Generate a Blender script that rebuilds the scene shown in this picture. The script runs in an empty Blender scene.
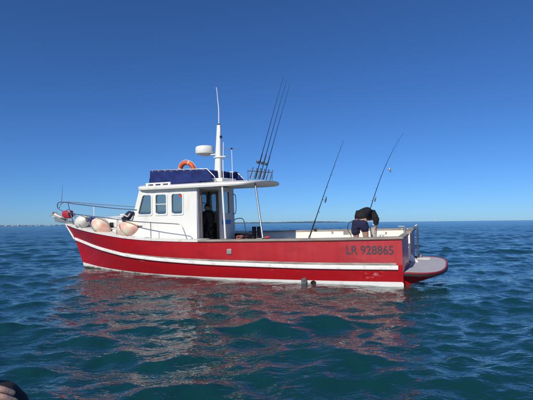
import bpy, bmesh, math, random
import numpy as np
from mathutils import Vector, Matrix, Quaternion

R = math.radians
random.seed(7)
scene = bpy.context.scene
C = scene.collection

# ------------------------------------------------------------------ camera
F_PX, IMG_W = 440.0, 533.0
cam_d = bpy.data.cameras.new('camera')
cam = bpy.data.objects.new('camera', cam_d); C.objects.link(cam)
cam_d.sensor_width = 36.0
cam_d.lens = 36.0 * F_PX / IMG_W
cam_d.clip_end = 40000.0
cam_d.clip_start = 0.05
PITCH = math.atan(23.1 / F_PX)
cam.matrix_world = Matrix.Translation((0, 0, 1.5)) @ Matrix.Rotation(R(90) + PITCH, 4, 'X') @ Matrix.Rotation(-R(0.646), 4, 'Z')
scene.camera = cam

# ------------------------------------------------------------------ sky and sun
SUN_EL = R(37)
sun_h = Vector((-0.475, -0.877, 0)).normalized()
sun_dir = Vector((sun_h.x * math.cos(SUN_EL), sun_h.y * math.cos(SUN_EL), math.sin(SUN_EL)))
world = bpy.data.worlds.new('World'); scene.world = world; world.use_nodes = True
wn = world.node_tree.nodes; wl = world.node_tree.links
sky = wn.new('ShaderNodeTexSky'); sky.sky_type = 'NISHITA'; sky.sun_disc = False
sky.sun_elevation = SUN_EL; sky.sun_rotation = math.atan2(sun_h.x, sun_h.y)
sky.altitude = 800; sky.air_density = 0.85; sky.dust_density = 0.4; sky.ozone_density = 10.0
# the camera's white balance is set for direct sun: the sky comes out bluer
wb = wn.new('ShaderNodeMix'); wb.data_type = 'RGBA'; wb.blend_type = 'MULTIPLY'; wb.inputs['Factor'].default_value = 1.0
wb.inputs['B'].default_value = (0.64, 0.86, 1.05, 1)
wl.new(sky.outputs[0], wb.inputs['A']); wl.new(wb.outputs['Result'], wn['Background'].inputs[0])
wn['Background'].inputs[1].default_value = 0.10
sl = bpy.data.lights.new('sun', 'SUN'); sl.energy = 4.1; sl.angle = R(0.53); sl.color = (1.0, 0.94, 0.85)
so = bpy.data.objects.new('sun', sl); C.objects.link(so)
so.rotation_euler = sun_dir.to_track_quat('Z', 'Y').to_euler()
so.location = (-6, -12, 12)
scene.view_settings.view_transform = 'Standard'
scene.view_settings.look = 'None'
scene.view_settings.exposure = 0.0
scene.view_settings.gamma = 1.0

# ------------------------------------------------------------------ materials
def mat(name, col, rough=0.5, metal=0.0, var=0.0, vscale=3.0, coat=0.0, bump=0.0, bscale=40.0, col2=None, spec=0.5, stretch=(1, 1, 1), lo=0.35, hi=0.7):
    m = bpy.data.materials.new(name); m.use_nodes = True
    nt = m.node_tree; b = nt.nodes['Principled BSDF']
    b.inputs['Base Color'].default_value = (*col, 1); b.inputs['Roughness'].default_value = rough
    b.inputs['Metallic'].default_value = metal
    b.inputs['Coat Weight'].default_value = coat; b.inputs['Coat Roughness'].default_value = 0.15
    b.inputs['Specular IOR Level'].default_value = spec
    tc = nt.nodes.new('ShaderNodeTexCoord'); mp = nt.nodes.new('ShaderNodeMapping')
    mp.inputs['Scale'].default_value = stretch
    nt.links.new(tc.outputs['Object'], mp.inputs['Vector'])
    if var > 0 or col2:
        n = nt.nodes.new('ShaderNodeTexNoise'); n.inputs['Scale'].default_value = vscale; n.inputs['Detail'].default_value = 7
        n.inputs['Roughness'].default_value = 0.62
        nt.links.new(mp.outputs[0], n.inputs['Vector'])
        r = nt.nodes.new('ShaderNodeMapRange'); r.inputs['From Min'].default_value = lo; r.inputs['From Max'].default_value = hi
        nt.links.new(n.outputs['Fac'], r.inputs['Value'])
        mx = nt.nodes.new('ShaderNodeMix'); mx.data_type = 'RGBA'
        c2 = col2 if col2 else tuple(c * (1 - var) for c in col)
        mx.inputs['A'].default_value = (*col, 1); mx.inputs['B'].default_value = (*c2, 1)
        nt.links.new(r.outputs[0], mx.inputs['Factor']); nt.links.new(mx.outputs['Result'], b.inputs['Base Color'])
        rr = nt.nodes.new('ShaderNodeMapRange'); rr.inputs['To Min'].default_value = max(0.03, rough - 0.08); rr.inputs['To Max'].default_value = min(1, rough + 0.12)
        nt.links.new(n.outputs['Fac'], rr.inputs['Value']); nt.links.new(rr.outputs[0], b.inputs['Roughness'])
    if bump > 0:
        n2 = nt.nodes.new('ShaderNodeTexNoise'); n2.inputs['Scale'].default_value = bscale; n2.inputs['Detail'].default_value = 4
        nt.links.new(mp.outputs[0], n2.inputs['Vector'])
        bp = nt.nodes.new('ShaderNodeBump'); bp.inputs['Distance'].default_value = bump; bp.inputs['Strength'].default_value = 1
        nt.links.new(n2.outputs['Fac'], bp.inputs['Height']); nt.links.new(bp.outputs[0], b.inputs['Normal'])
    return m

M = {}
M['white'] = mat('white_gelcoat', (0.82, 0.80, 0.73), 0.35, col2=(0.62, 0.57, 0.47), vscale=5.0, stretch=(1, 1, 0.16), lo=0.52, hi=0.9, bump=0.002, bscale=3)
M['white_worn'] = mat('worn_white_paint', (0.78, 0.76, 0.70), 0.5, col2=(0.50, 0.46, 0.38), vscale=5, lo=0.5, hi=0.8)
M['inner_white'] = mat('inner_white_paint', (0.80, 0.76, 0.66), 0.55, var=0.15, vscale=3)
M['boot'] = mat('boot_stripe_paint', (0.74, 0.72, 0.66), 0.45, col2=(0.34, 0.33, 0.24), vscale=4, stretch=(1, 1, 3), lo=0.55, hi=0.85)
M['antifoul'] = mat('antifouling_paint', (0.03, 0.03, 0.035), 0.7, var=0.3)
M['cap'] = mat('weathered_capping', (0.36, 0.31, 0.25), 0.7, col2=(0.20, 0.17, 0.14), vscale=6, stretch=(0.4, 3, 3), bump=0.003)
M['rail_grey'] = mat('weathered_rub_strip', (0.20, 0.18, 0.15), 0.7, col2=(0.46, 0.42, 0.36), vscale=5, stretch=(0.5, 2, 2))
M['steel'] = mat('stainless_steel', (0.42, 0.42, 0.43), 0.42, metal=1.0, var=0.25, vscale=12)
M['galv'] = mat('galvanised_steel', (0.50, 0.50, 0.49), 0.5, metal=0.75, col2=(0.36, 0.33, 0.29), vscale=14, bump=0.002)
M['canvas'] = mat('navy_canvas', (0.007, 0.023, 0.145), 0.85, var=0.35, vscale=4, bump=0.004, bscale=9)
M['lash'] = mat('white_cord', (0.75, 0.74, 0.7), 0.8)
M['orange'] = mat('life_ring_orange', (0.75, 0.13, 0.025), 0.55, var=0.2, vscale=8)
M['buoy'] = mat('buoy_white_vinyl', (0.80, 0.72, 0.54), 0.45, col2=(0.74, 0.27, 0.21), vscale=2.6, lo=0.40, hi=0.68, bump=0.004, bscale=25)
M['buoy2'] = mat('buoy_plain_vinyl', (0.80, 0.78, 0.70), 0.4, col2=(0.60, 0.56, 0.48), vscale=3, coat=0.2)
M['buoy_end'] = mat('buoy_blue_end', (0.012, 0.02, 0.16), 0.4, var=0.3)
M['rope'] = mat('rope', (0.20, 0.18, 0.16), 0.9, var=0.4, vscale=30)
M['rope_red'] = mat('red_rope', (0.42, 0.05, 0.05), 0.9, col2=(0.30, 0.25, 0.22), vscale=22)
M['black'] = mat('black_rubber', (0.012, 0.012, 0.013), 0.6, var=0.4, vscale=10)
M['rod'] = mat('carbon_rod', (0.014, 0.015, 0.02), 0.35)
M['reel'] = mat('reel_metal', (0.35, 0.34, 0.31), 0.3, metal=0.8)
M['platform'] = mat('platform_nonskid', (0.45, 0.44, 0.47), 0.7, var=0.2, vscale=5, bump=0.003, bscale=90)
M['deck'] = mat('deck_nonskid', (0.62, 0.60, 0.55), 0.75, var=0.2, vscale=4, bump=0.002, bscale=90)
M['shaded_white'] = mat('bulkhead_shaded_white', (0.62, 0.62, 0.62), 0.45, var=0.12, vscale=3)  # greyer than the wheelhouse white: the after face's shade is mixed into the colour
M['wood'] = mat('varnished_door_frame', (0.22, 0.16, 0.11), 0.45, var=0.4, vscale=6, stretch=(4, 4, 0.5))
M['blue_sign'] = mat('blue_sticker', (0.02, 0.16, 0.55), 0.4)
M['red_sign'] = mat('red_sticker', (0.62, 0.06, 0.05), 0.4)
M['interior'] = mat('cabin_interior', (0.16, 0.14, 0.12), 0.7, var=0.3)
M['skin'] = mat('skin', (0.50, 0.27, 0.18), 0.5, var=0.18, vscale=14)
M['skin_pale'] = mat('pale_warm_skin', (0.70, 0.42, 0.30), 0.5, var=0.12, vscale=20, bump=0.0012, bscale=120)  # paler, warmer skin tone for the figure in the corner
M['shirt'] = mat('black_shirt', (0.010, 0.010, 0.012), 0.9, bump=0.006, bscale=14)
M['shorts'] = mat('navy_shorts', (0.014, 0.015, 0.050), 0.9, bump=0.007, bscale=14)
M['hair'] = mat('dark_hair', (0.03, 0.02, 0.014), 0.7, bump=0.004, bscale=60)
M['trouser'] = mat('dark_trousers', (0.020, 0.017, 0.024), 0.9, var=0.3, vscale=30, bump=0.003, bscale=40)
M['red_bag'] = mat('red_vinyl', (0.50, 0.02, 0.03), 0.5, var=0.3, vscale=9)
M['bucket'] = mat('white_bucket', (0.52, 0.50, 0.45), 0.45, var=0.15)
M['number'] = mat('faded_lettering', (0.06, 0.05, 0.06), 0.7, col2=(0.15, 0.07, 0.08), vscale=9, lo=0.5, hi=0.9)
M['denim'] = mat('navy_cloth', (0.015, 0.022, 0.06), 0.9, bump=0.006, bscale=20)
M['dinghy'] = mat('grey_hypalon', (0.22, 0.22, 0.23), 0.6, var=0.2)
M['yellow'] = mat('orange_case', (0.75, 0.35, 0.03), 0.5)
M['sail'] = mat('white_sail', (0.8, 0.8, 0.8), 0.8)
M['land'] = mat('far_hazy_land', (0.05, 0.075, 0.085), 0.95, col2=(0.11, 0.13, 0.14), vscale=0.01)  # muted and bluish: haze of distance mixed into the colour, no air volume
M['town'] = mat('far_town', (0.42, 0.43, 0.46), 0.9, col2=(0.24, 0.25, 0.28), vscale=0.02)

# hull paint: red gelcoat, chalky and faded in patches with streaks and scuffs
def hull_mat():
    m = mat('red_hull_paint', (0.40, 0.006, 0.016), 0.26, coat=0.25)
    nt = m.node_tree; b = nt.nodes['Principled BSDF']; L = nt.links
    tc = nt.nodes.new('ShaderNodeTexCoord')
    sep = nt.nodes.new('ShaderNodeSeparateXYZ'); L.new(tc.outputs['Object'], sep.inputs[0])
    def noise(scale, st, det=6):
        mp = nt.nodes.new('ShaderNodeMapping'); mp.inputs['Scale'].default_value = st
        L.new(tc.outputs['Object'], mp.inputs[0])
        n = nt.nodes.new('ShaderNodeTexNoise'); n.inputs['Scale'].default_value = scale; n.inputs['Detail'].default_value = det
        L.new(mp.outputs[0], n.inputs['Vector']); return n.outputs['Fac']
    def mr(v, a, b_, c=0.0, d=1.0):
        r = nt.nodes.new('ShaderNodeMapRange'); r.inputs[1].default_value = a; r.inputs[2].default_value = b_
        r.inputs[3].default_value = c; r.inputs[4].default_value = d; L.new(v, r.inputs[0]); return r.outputs[0]
    def math2(op, a, b_):
        n = nt.nodes.new('ShaderNodeMath'); n.operation = op
        for i, v in enumerate((a, b_)):
            if isinstance(v, (int, float)): n.inputs[i].default_value = v
            else: L.new(v, n.inputs[i])
        return n.outputs[0]
    def mix(f, ca, cb):
        x = nt.nodes.new('ShaderNodeMix'); x.data_type = 'RGBA'; L.new(f, x.inputs['Factor'])
        for k, c in (('A', ca), ('B', cb)):
            if isinstance(c, tuple): x.inputs[k].default_value = (*c, 1)
            else: L.new(c, x.inputs[k])
        return x.outputs['Result']
    # chalking: the upper topsides from amidships aft have gone pink
    up = mr(sep.outputs['Z'], 0.50, 0.56)
    aft = mr(sep.outputs['X'], 8.0, 1.0)
    patch = mr(noise(0.9, (1, 1, 1.6)), 0.3, 0.7, 0.45, 1.0)
    streak = mr(noise(5, (1.6, 1.6, 0.12)), 0.35, 0.7, 0.6, 1.0)
    chalk = math2('MULTIPLY', math2('MULTIPLY', up, aft), math2('MULTIPLY', patch, streak))
    c = mix(chalk, (0.47, 0.008, 0.014), (0.50, 0.055, 0.060))
    grime = mr(noise(2.3, (0.7, 0.7, 2.4)), 0.52, 0.8, 0, 0.55)
    c = mix(grime, c, (0.25, 0.012, 0.018))
    # white scuffs below the rub rail towards the stern
    sc = math2('MULTIPLY', mr(noise(17, (0.6, 0.6, 1.6), 9), 0.60, 0.68), mr(noise(1.3, (1, 1, 1)), 0.45, 0.58))
    zone = math2('MULTIPLY', mr(sep.outputs['Z'], 0.44, 0.36), mr(sep.outputs['Z'], 0.12, 0.2))
    zone = math2('MULTIPLY', zone, mr(sep.outputs['X'], 4.5, 2.0, 0.0, 1.0))
    sc = math2('MULTIPLY', sc, zone)
    c = mix(math2('MULTIPLY', sc, 0.75), c, (0.62, 0.40, 0.38))
    L.new(c, b.inputs['Base Color'])
    L.new(math2('ADD', math2('MULTIPLY', chalk, 0.4), 0.22), b.inputs['Roughness'])
    bp = nt.nodes.new('ShaderNodeBump'); bp.inputs['Distance'].default_value = 0.012
    L.new(noise(1.6, (1, 1, 1), 2), bp.inputs['Height']); L.new(bp.outputs[0], b.inputs['Normal'])
    return m
M['exhaust'] = mat('sooty_steel', (0.20, 0.21, 0.21), 0.6, metal=0.3, col2=(0.06, 0.06, 0.06), vscale=9)
# scum line: weed and dirt along the waterline of the white boot stripe
nt_ = M['boot'].node_tree; pb_ = nt_.nodes['Principled BSDF']; old_ = pb_.inputs['Base Color'].links[0].from_socket
tc_ = nt_.nodes.new('ShaderNodeTexCoord'); sp_ = nt_.nodes.new('ShaderNodeSeparateXYZ'); nt_.links.new(tc_.outputs['Object'], sp_.inputs[0])
nz_ = nt_.nodes.new('ShaderNodeTexNoise'); nz_.inputs['Scale'].default_value = 3.5; nz_.inputs['Detail'].default_value = 6; nt_.links.new(tc_.outputs['Object'], nz_.inputs['Vector'])
ma_ = nt_.nodes.new('ShaderNodeMath'); ma_.operation = 'MULTIPLY_ADD'; ma_.inputs[1].default_value = -0.16; nt_.links.new(nz_.outputs['Fac'], ma_.inputs[0]); nt_.links.new(sp_.outputs['Z'], ma_.inputs[2])
mr_ = nt_.nodes.new('ShaderNodeMapRange'); mr_.inputs[1].default_value = -0.085; mr_.inputs[2].default_value = -0.12; nt_.links.new(ma_.outputs[0], mr_.inputs[0])
mx_ = nt_.nodes.new('ShaderNodeMix'); mx_.data_type = 'RGBA'; nt_.links.new(mr_.outputs[0], mx_.inputs['Factor']); nt_.links.new(old_, mx_.inputs['A']); mx_.inputs['B'].default_value = (0.10, 0.10, 0.05, 1)
nt_.links.new(mx_.outputs['Result'], pb_.inputs['Base Color'])
M['hull'] = hull_mat()
M['plain_red'] = mat('red_edge_paint', (0.36, 0.010, 0.018), 0.4, var=0.3, vscale=6)

def glass_mat(name, tint, gl=0.35):
    m = bpy.data.materials.new(name); m.use_nodes = True; nt = m.node_tree
    nt.nodes.remove(nt.nodes['Principled BSDF'])
    out = nt.nodes['Material Output']
    tr = nt.nodes.new('ShaderNodeBsdfTransparent'); tr.inputs[0].default_value = (*tint, 1)
    g = nt.nodes.new('ShaderNodeBsdfGlossy'); g.inputs['Roughness'].default_value = 0.03
    fr = nt.nodes.new('ShaderNodeFresnel'); fr.inputs[0].default_value = 1.5
    ad = nt.nodes.new('ShaderNodeMath'); ad.operation = 'ADD'; ad.inputs[1].default_value = gl; nt.links.new(fr.outputs[0], ad.inputs[0])
    mx = nt.nodes.new('ShaderNodeMixShader')
    nt.links.new(ad.outputs[0], mx.inputs[0]); nt.links.new(tr.outputs[0], mx.inputs[1]); nt.links.new(g.outputs[0], mx.inputs[2])
    nt.links.new(mx.outputs[0], out.inputs['Surface'])
    return m
M['glass'] = glass_mat('window_glass', (0.66, 0.75, 0.80), 0.34)

def sea_mat():
    m = bpy.data.materials.new('sea_water'); m.use_nodes = True; nt = m.node_tree; L = nt.links
    b = nt.nodes['Principled BSDF']
    b.inputs['Base Color'].default_value = (0.005, 0.044, 0.047, 1)
    b.inputs['Roughness'].default_value = 0.02; b.inputs['IOR'].default_value = 1.42
    ra = nt.nodes.new('ShaderNodeAttribute'); ra.attribute_name = 'ripple_roughness'; L.new(ra.outputs['Fac'], b.inputs['Roughness'])
    tc = nt.nodes.new('ShaderNodeTexCoord')
    tot = None
    for sc, st, amp, det, ridge in ((1.1, (0.75, 1.25, 1), 0.040, 3, 0), (3.4, (0.7, 1.3, 1), 0.018, 2, 1), (9.0, (0.8, 1.2, 1), 0.0062, 2, 1), (24.0, (0.85, 1.2, 1), 0.0013, 1, 0)):
        mp = nt.nodes.new('ShaderNodeMapping'); mp.inputs['Scale'].default_value = st; mp.inputs['Rotation'].default_value = (0, 0, R(-12) + sc)
        if ridge == 0 or sc < 4: mp.inputs['Rotation'].default_value = (0, 0, R(-12))
        L.new(tc.outputs['Object'], mp.inputs[0])
        n = nt.nodes.new('ShaderNodeTexNoise'); n.inputs['Scale'].default_value = sc; n.inputs['Detail'].default_value = det
        n.inputs['Distortion'].default_value = 0.5
        L.new(mp.outputs[0], n.inputs['Vector']); v = n.outputs['Fac']
        if ridge:   # peaked wavelets: 1 - |2n - 1|
            q1 = nt.nodes.new('ShaderNodeMath'); q1.operation = 'MULTIPLY_ADD'; q1.inputs[1].default_value = 2; q1.inputs[2].default_value = -1; L.new(v, q1.inputs[0])
            q2 = nt.nodes.new('ShaderNodeMath'); q2.operation = 'ABSOLUTE'; L.new(q1.outputs[0], q2.inputs[0])
            q3 = nt.nodes.new('ShaderNodeMath'); q3.operation = 'SUBTRACT'; q3.inputs[0].default_value = 1; L.new(q2.outputs[0], q3.inputs[1]); v = q3.outputs[0]
        k = nt.nodes.new('ShaderNodeMath'); k.operation = 'MULTIPLY'; k.inputs[1].default_value = amp; L.new(v, k.inputs[0])
        if tot is None: tot = k.outputs[0]
        else:
            a = nt.nodes.new('ShaderNodeMath'); a.operation = 'ADD'; L.new(tot, a.inputs[0]); L.new(k.outputs[0], a.inputs[1]); tot = a.outputs[0]
    bp = nt.nodes.new('ShaderNodeBump'); bp.inputs['Distance'].default_value = 1.0; bp.inputs['Strength'].default_value = 1.0
    L.new(tot, bp.inputs['Height']); L.new(bp.outputs[0], b.inputs['Normal'])
    return m
M['sea'] = sea_mat()

# ------------------------------------------------------------------ frames and helpers
BA, BR = R(23.45), R(3.0)
_B = Vector((-math.cos(BA), math.sin(BA), 0)); _P0 = Vector((-math.sin(BA), -math.cos(BA), 0)); _Z0 = Vector((0, 0, 1))
_P = _P0 * math.cos(BR) - _Z0 * math.sin(BR); _Z = _Z0 * math.cos(BR) + _P0 * math.sin(BR)
BOAT = Matrix(((_B.x, _P.x, _Z.x, 3.685), (_B.y, _P.y, _Z.y, 11.443), (_B.z, _P.z, _Z.z, 0.076), (0, 0, 0, 1)))
OFF = {}

def thing(name, label, cat, base=(0, 0, 0), group=None, frame=None):
    o = bpy.data.objects.new(name, None); C.objects.link(o)
    o.empty_display_size = 0.2
    o.matrix_world = (BOAT if frame is None else frame) @ Matrix.Translation(base)
    o['label'] = label; o['category'] = cat
    if group: o['group'] = group
    OFF[o] = Vector(base)
    return o

def offs(o):
    while o.parent: o = o.parent
    return OFF[o]

class MB:
    def __init__(s): s.v = []; s.f = []
    def add(s, vs, fs):
        n = len(s.v); s.v += [tuple(p) for p in vs]; s.f += [tuple(i + n for i in f) for f in fs]; return s
    def box(s, c, d, rot=None):
        c = Vector(c); q = rot if rot is not None else Matrix.Identity(3)
        vs = [c + q @ Vector((x * d[0] / 2, y * d[1] / 2, z * d[2] / 2)) for x in (-1, 1) for y in (-1, 1) for z in (-1, 1)]
        return s.add(vs, [(0, 1, 3, 2), (4, 6, 7, 5), (0, 4, 5, 1), (2, 3, 7, 6), (0, 2, 6, 4), (1, 5, 7, 3)])
    def hexa(s, b4, t4):
        return s.add(list(b4) + list(t4), [(3, 2, 1, 0), (4, 5, 6, 7), (0, 1, 5, 4), (1, 2, 6, 5), (2, 3, 7, 6), (3, 0, 4, 7)])
    def tube(s, path, r, n=8, closed=False, caps=True):
        P = [Vector(p) for p in path]; m = len(P)
        rs = r if isinstance(r, (list, tuple)) else [r] * m
        rings = []; nrm = None
        for i in range(m):
            if closed: t = (P[(i + 1) % m] - P[i - 1])
            else: t = P[min(i + 1, m - 1)] - P[max(i - 1, 0)]
            t.normalize()
            if nrm is None:
                a = Vector((0, 0, 1)) if abs(t.z) < 0.9 else Vector((1, 0, 0))
                nrm = (a - t * a.dot(t)).normalized()
            else:
                nrm = (nrm - t * nrm.dot(t))
                if nrm.length < 1e-6: nrm = t.orthogonal()
                nrm.normalize()
            bn = t.cross(nrm)
            rings.append([P[i] + (nrm * math.cos(2 * math.pi * k / n) + bn * math.sin(2 * math.pi * k / n)) * rs[i] for k in range(n)])
        vs = [p for rg in rings for p in rg]; fs = []
        for i in range(m if closed else m - 1):
            j = (i + 1) % m
            for k in range(n): fs.append((i * n + k, i * n + (k + 1) % n, j * n + (k + 1) % n, j * n + k))
        if caps and not closed:
            fs.append(tuple(range(n - 1, -1, -1))); fs.append(tuple((m - 1) * n + k for k in range(n)))
        return s.add(vs, fs)
    def lathe(s, prof, c, n=24, axis=(0, 0, 1)):
        q = Vector((0, 0, 1)).rotation_difference(Vector(axis)); c = Vector(c)
        vs = [c + q @ Vector((r * math.cos(2 * math.pi * k / n), r * math.sin(2 * math.pi * k / n), z)) for r, z in prof for k in range(n)]
        fs = [(i * n + k, i * n + (k + 1) % n, (i + 1) * n + (k + 1) % n, (i + 1) * n + k) for i in range(len(prof) - 1) for k in range(n)]
        fs.append(tuple(range(n - 1, -1, -1))); fs.append(tuple((len(prof) - 1) * n + k for k in range(n)))
        return s.add(vs, fs)
    def grid(s, rows):
        nr, nc = len(rows), len(rows[0])
        return s.add([p for r in rows for p in r], [(i * nc + j, i * nc + j + 1, (i + 1) * nc + j + 1, (i + 1) * nc + j) for i in range(nr - 1) for j in range(nc - 1)])
    def prism(s, outline, vec):
        n = len(outline); o = [Vector(p) for p in outline]; v = Vector(vec)
        return s.add(o + [p + v for p in o], [tuple(range(n - 1, -1, -1)), tuple(range(n, 2 * n))] + [(i, (i + 1) % n, n + (i + 1) % n, n + i) for i in range(n)])
    def ring(s, outer, inner, vec):
        n = len(outer); v = Vector(vec)
        o = [Vector(p) for p in outer]; i_ = [Vector(p) for p in inner]
        vs = o + i_ + [p + v for p in o] + [p + v for p in i_]
        fs = []
        for k in range(n):
            j = (k + 1) % n
            fs += [(k, n + k, n + j, j), (2 * n + k, 2 * n + j, 3 * n + j, 3 * n + k), (k, j, 2 * n + j, 2 * n + k), (n + k, 3 * n + k, 3 * n + j, n + j)]
        return s.add(vs, fs)
    def build(s, name, m, parent=None, smooth=True, bevel=0.0, solid=0.0, sub=0, angle=35, off=None):
        me = bpy.data.meshes.new(name)
        o0 = off if off is not None else (offs(parent) if parent else Vector((0, 0, 0)))
        me.from_pydata([(p[0] - o0[0], p[1] - o0[1], p[2] - o0[2]) for p in s.v], [], s.f)
        bm = bmesh.new(); bm.from_mesh(me)
        bmesh.ops.recalc_face_normals(bm, faces=bm.faces); bm.to_mesh(me); bm.free()
        me.materials.append(M[m] if isinstance(m, str) else m)
        o = bpy.data.objects.new(name, me); C.objects.link(o)
        if parent: o.parent = parent
        if smooth:
            me.shade_smooth(); me.set_sharp_from_angle(angle=R(angle))
        if solid:
            md = o.modifiers.new('solid', 'SOLIDIFY'); md.thickness = abs(solid); md.offset = -1 if solid < 1 else 0
            if solid >= 1: md.thickness = solid - 1
        if bevel:
            md = o.modifiers.new('bevel', 'BEVEL'); md.width = bevel; md.segments = 2; md.limit_method = 'ANGLE'; md.angle_limit = R(40)
        if sub:
            md = o.modifiers.new('sub', 'SUBSURF'); md.levels = sub; md.render_levels = sub
        return o

def pchip(xs, ys):
    xs = np.array(xs, float); ys = np.array(ys, float)
    h = np.diff(xs); d = np.diff(ys) / h; m = np.zeros_like(ys)
    for i in range(1, len(xs) - 1):
        if d[i - 1] * d[i] > 0:
            w1 = 2 * h[i] + h[i - 1]; w2 = h[i] + 2 * h[i - 1]; m[i] = (w1 + w2) / (w1 / d[i - 1] + w2 / d[i])
    m[0] = d[0]; m[-1] = d[-1]
    def f(x):
        x = min(max(x, xs[0]), xs[-1]); i = min(int(np.searchsorted(xs, x, side='right')) - 1, len(h) - 1)
        t = (x - xs[i]) / h[i]; t2 = t * t; t3 = t2 * t
        return float((2 * t3 - 3 * t2 + 1) * ys[i] + (t3 - 2 * t2 + t) * h[i] * m[i] + (-2 * t3 + 3 * t2) * ys[i + 1] + (t3 - t2) * h[i] * m[i + 1])
    return f

def smooth_path(pts, n=6):
    P = [Vector(p) for p in pts]; out = []
    for i in range(len(P) - 1):
        p0 = P[max(i - 1, 0)]; p1 = P[i]; p2 = P[i + 1]; p3 = P[min(i + 2, len(P) - 1)]
        for k in range(n):
            t = k / n
            out.append(0.5 * ((2 * p1) + (p2 - p0) * t + (2 * p0 - 5 * p1 + 4 * p2 - p3) * t * t + (3 * p1 - p0 - 3 * p2 + p3) * t ** 3))
    out.append(P[-1]); return out

# ------------------------------------------------------------------ sea
def build_sea():
    rng = np.random.default_rng(11)
    cx, cy = 0.0, -1.0
    rad = [0.05, 0.6, 1.2, 1.8]; r = 2.2
    while r < 330: rad.append(r); r *= 1.0062
    while r < 16000: rad.append(r); r *= 1.035
    rad = np.array(rad)
    front = np.linspace(-43, 43, 640); back = np.linspace(43, 317, 60)[1:-1]
    ang = np.radians(np.concatenate([front, back]))
    na = len(ang)
    rr, aa = np.meshgrid(rad, ang, indexing='ij')
    X = cx + rr * np.sin(aa); Y = cy + rr * np.cos(aa)
    dr = np.gradient(rad)[:, None] * np.ones_like(aa)
    da = np.where(np.abs(np.degrees(aa)) <= 43.01, R(86 / 639), R(4.7)) * rr
    sp = np.maximum(dr, da)
    lost = np.zeros_like(X)   # slope variance of waves too short for the mesh out there
    Z = np.zeros_like(X); DX = np.zeros_like(X); DY = np.zeros_like(X)
    w = []
    main = R(-100)
    for n, l0, l1, std, spread in ((9, 4.0, 8.5, 0.026, 26), (34, 0.8, 2.8, 0.0265, 42), (50, 0.24, 0.8, 0.0105, 62)):
        lam = np.exp(rng.uniform(np.log(l0), np.log(l1), n)); th = main + np.radians(rng.normal(0, spread, n))
        a = lam ** 1.1; a *= std / np.sqrt((a ** 2).sum() / 2)
        w += list(zip(lam, th, a, rng.uniform(0, 2 * np.pi, n)))
    # the hull shelters the water it floats in
    bx = (X - 3.685) * _B.x + (Y - 11.443) * _B.y; by = (X - 3.685) * _P0.x + (Y - 11.443) * _P0.y
    ex = np.maximum(np.abs(bx - 5.6) - 5.6, 0); ey = np.maximum(np.abs(by) - 1.5, 0)
    dist = np.sqrt(ex ** 2 + ey ** 2)
    calm = 0.35 + 0.65 * np.clip(dist / 2.2, 0, 1) ** 0.8
    # gusts: patches of rougher and smoother water
    gust = 1 + 0.28 * np.sin(X * 0.23 + 1.3 * np.sin(Y * 0.17)) * np.sin(Y * 0.31 + 0.8)
    for lam, th, a, ph in w:
        k = 2 * np.pi / lam; kx, ky = np.cos(th), np.sin(th)
        fade = np.clip((lam / sp - 1.8) / 2.2, 0, 1)
        lost += (k * a) ** 2 / 2 * (1 - fade ** 2)
        am = a * fade * (gust if lam < 2.5 else 1.0)
        q = k * (kx * X + ky * Y) + ph
        Z += am * np.cos(q); s_ = am * np.sin(q) * 0.8
        DX -= kx * s_; DY -= ky * s_
    Z *= calm; X2 = X + DX * calm; Y2 = Y + DY * calm
    # trough under the sheltered boat side stays below the boot stripe
    co = np.stack([X2, Y2, Z], -1).reshape(-1, 3)
    nr = len(rad)
    i = np.arange(nr - 1)[:, None]; j = np.arange(na)[None, :]; j2 = (j + 1) % na
    f = np.stack([i * na + j, i * na + j2, (i + 1) * na + j2, (i + 1) * na + j], -1).reshape(-1, 4)[:, ::-1]
    me = bpy.data.meshes.new('sea')
    me.vertices.add(len(co)); me.vertices.foreach_set('co', co.ravel())
    me.loops.add(f.size); me.loops.foreach_set('vertex_index', f.ravel().astype(np.int32))
    me.polygons.add(len(f)); me.polygons.foreach_set('loop_start', np.arange(0, f.size, 4, dtype=np.int32))
    me.update(calc_edges=True); me.shade_smooth()
    at = me.attributes.new('ripple_roughness', 'FLOAT', 'POINT')
    at.data.foreach_set('value', np.clip(0.02 + np.sqrt(np.sqrt(2 * np.maximum(lost - 0.012, 0))) * 0.36, 0.02, 0.26).ravel().astype(np.float32))
    me.materials.append(M['sea'])
    o = bpy.data.objects.new('sea', me); C.objects.link(o); o['kind'] = 'structure'
build_sea()

# ------------------------------------------------------------------ far coast, town and sail
def px_dir(u): return (u - 266.5) / F_PX
def build_coast():
    rnd = random.Random(3)
    rows = [[], [], []]
    D = 5200
    hs = [rnd.uniform(0, 1) for _ in range(400)]
    n = 260
    for i in range(n + 1):
        u = -90 + 480 * i / n
        x = px_dir(u) * D
        base = 9.0 if u < 75 else (13.0 if u < 330 else max(0.2, 13 - (u - 330) * 0.28))
        h = base * (0.75 + 0.35 * math.sin(i * 0.11) * math.sin(i * 0.043 + 1)) + 4 * hs[i] * (base > 5)
        rows[0].append((x, D - 60, -1)); rows[1].append((x, D, h)); rows[2].append((x, D + 500, h * 0.8))
    m = MB(); m.grid(rows); o = m.build('coast', 'land', None, smooth=False); o['kind'] = 'structure'
    # low town along the shore: too far off to tell its houses apart
    t = MB()
    for i in range(70):
        u = rnd.uniform(-80, 66); x = px_dir(u) * (D - 90); hh = rnd.uniform(5, 11) if rnd.random() < 0.8 else rnd.uniform(11, 17); ww = rnd.uniform(10, 34)
        t.box((x, D - 90 - rnd.uniform(0, 40), hh / 2 - 1), (ww, 14, hh))
    o = t.build('far_town', 'town', None, smooth=False); o['kind'] = 'stuff'
    o['label'] = 'pale low houses massed along the far shore'
build_coast()

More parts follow.
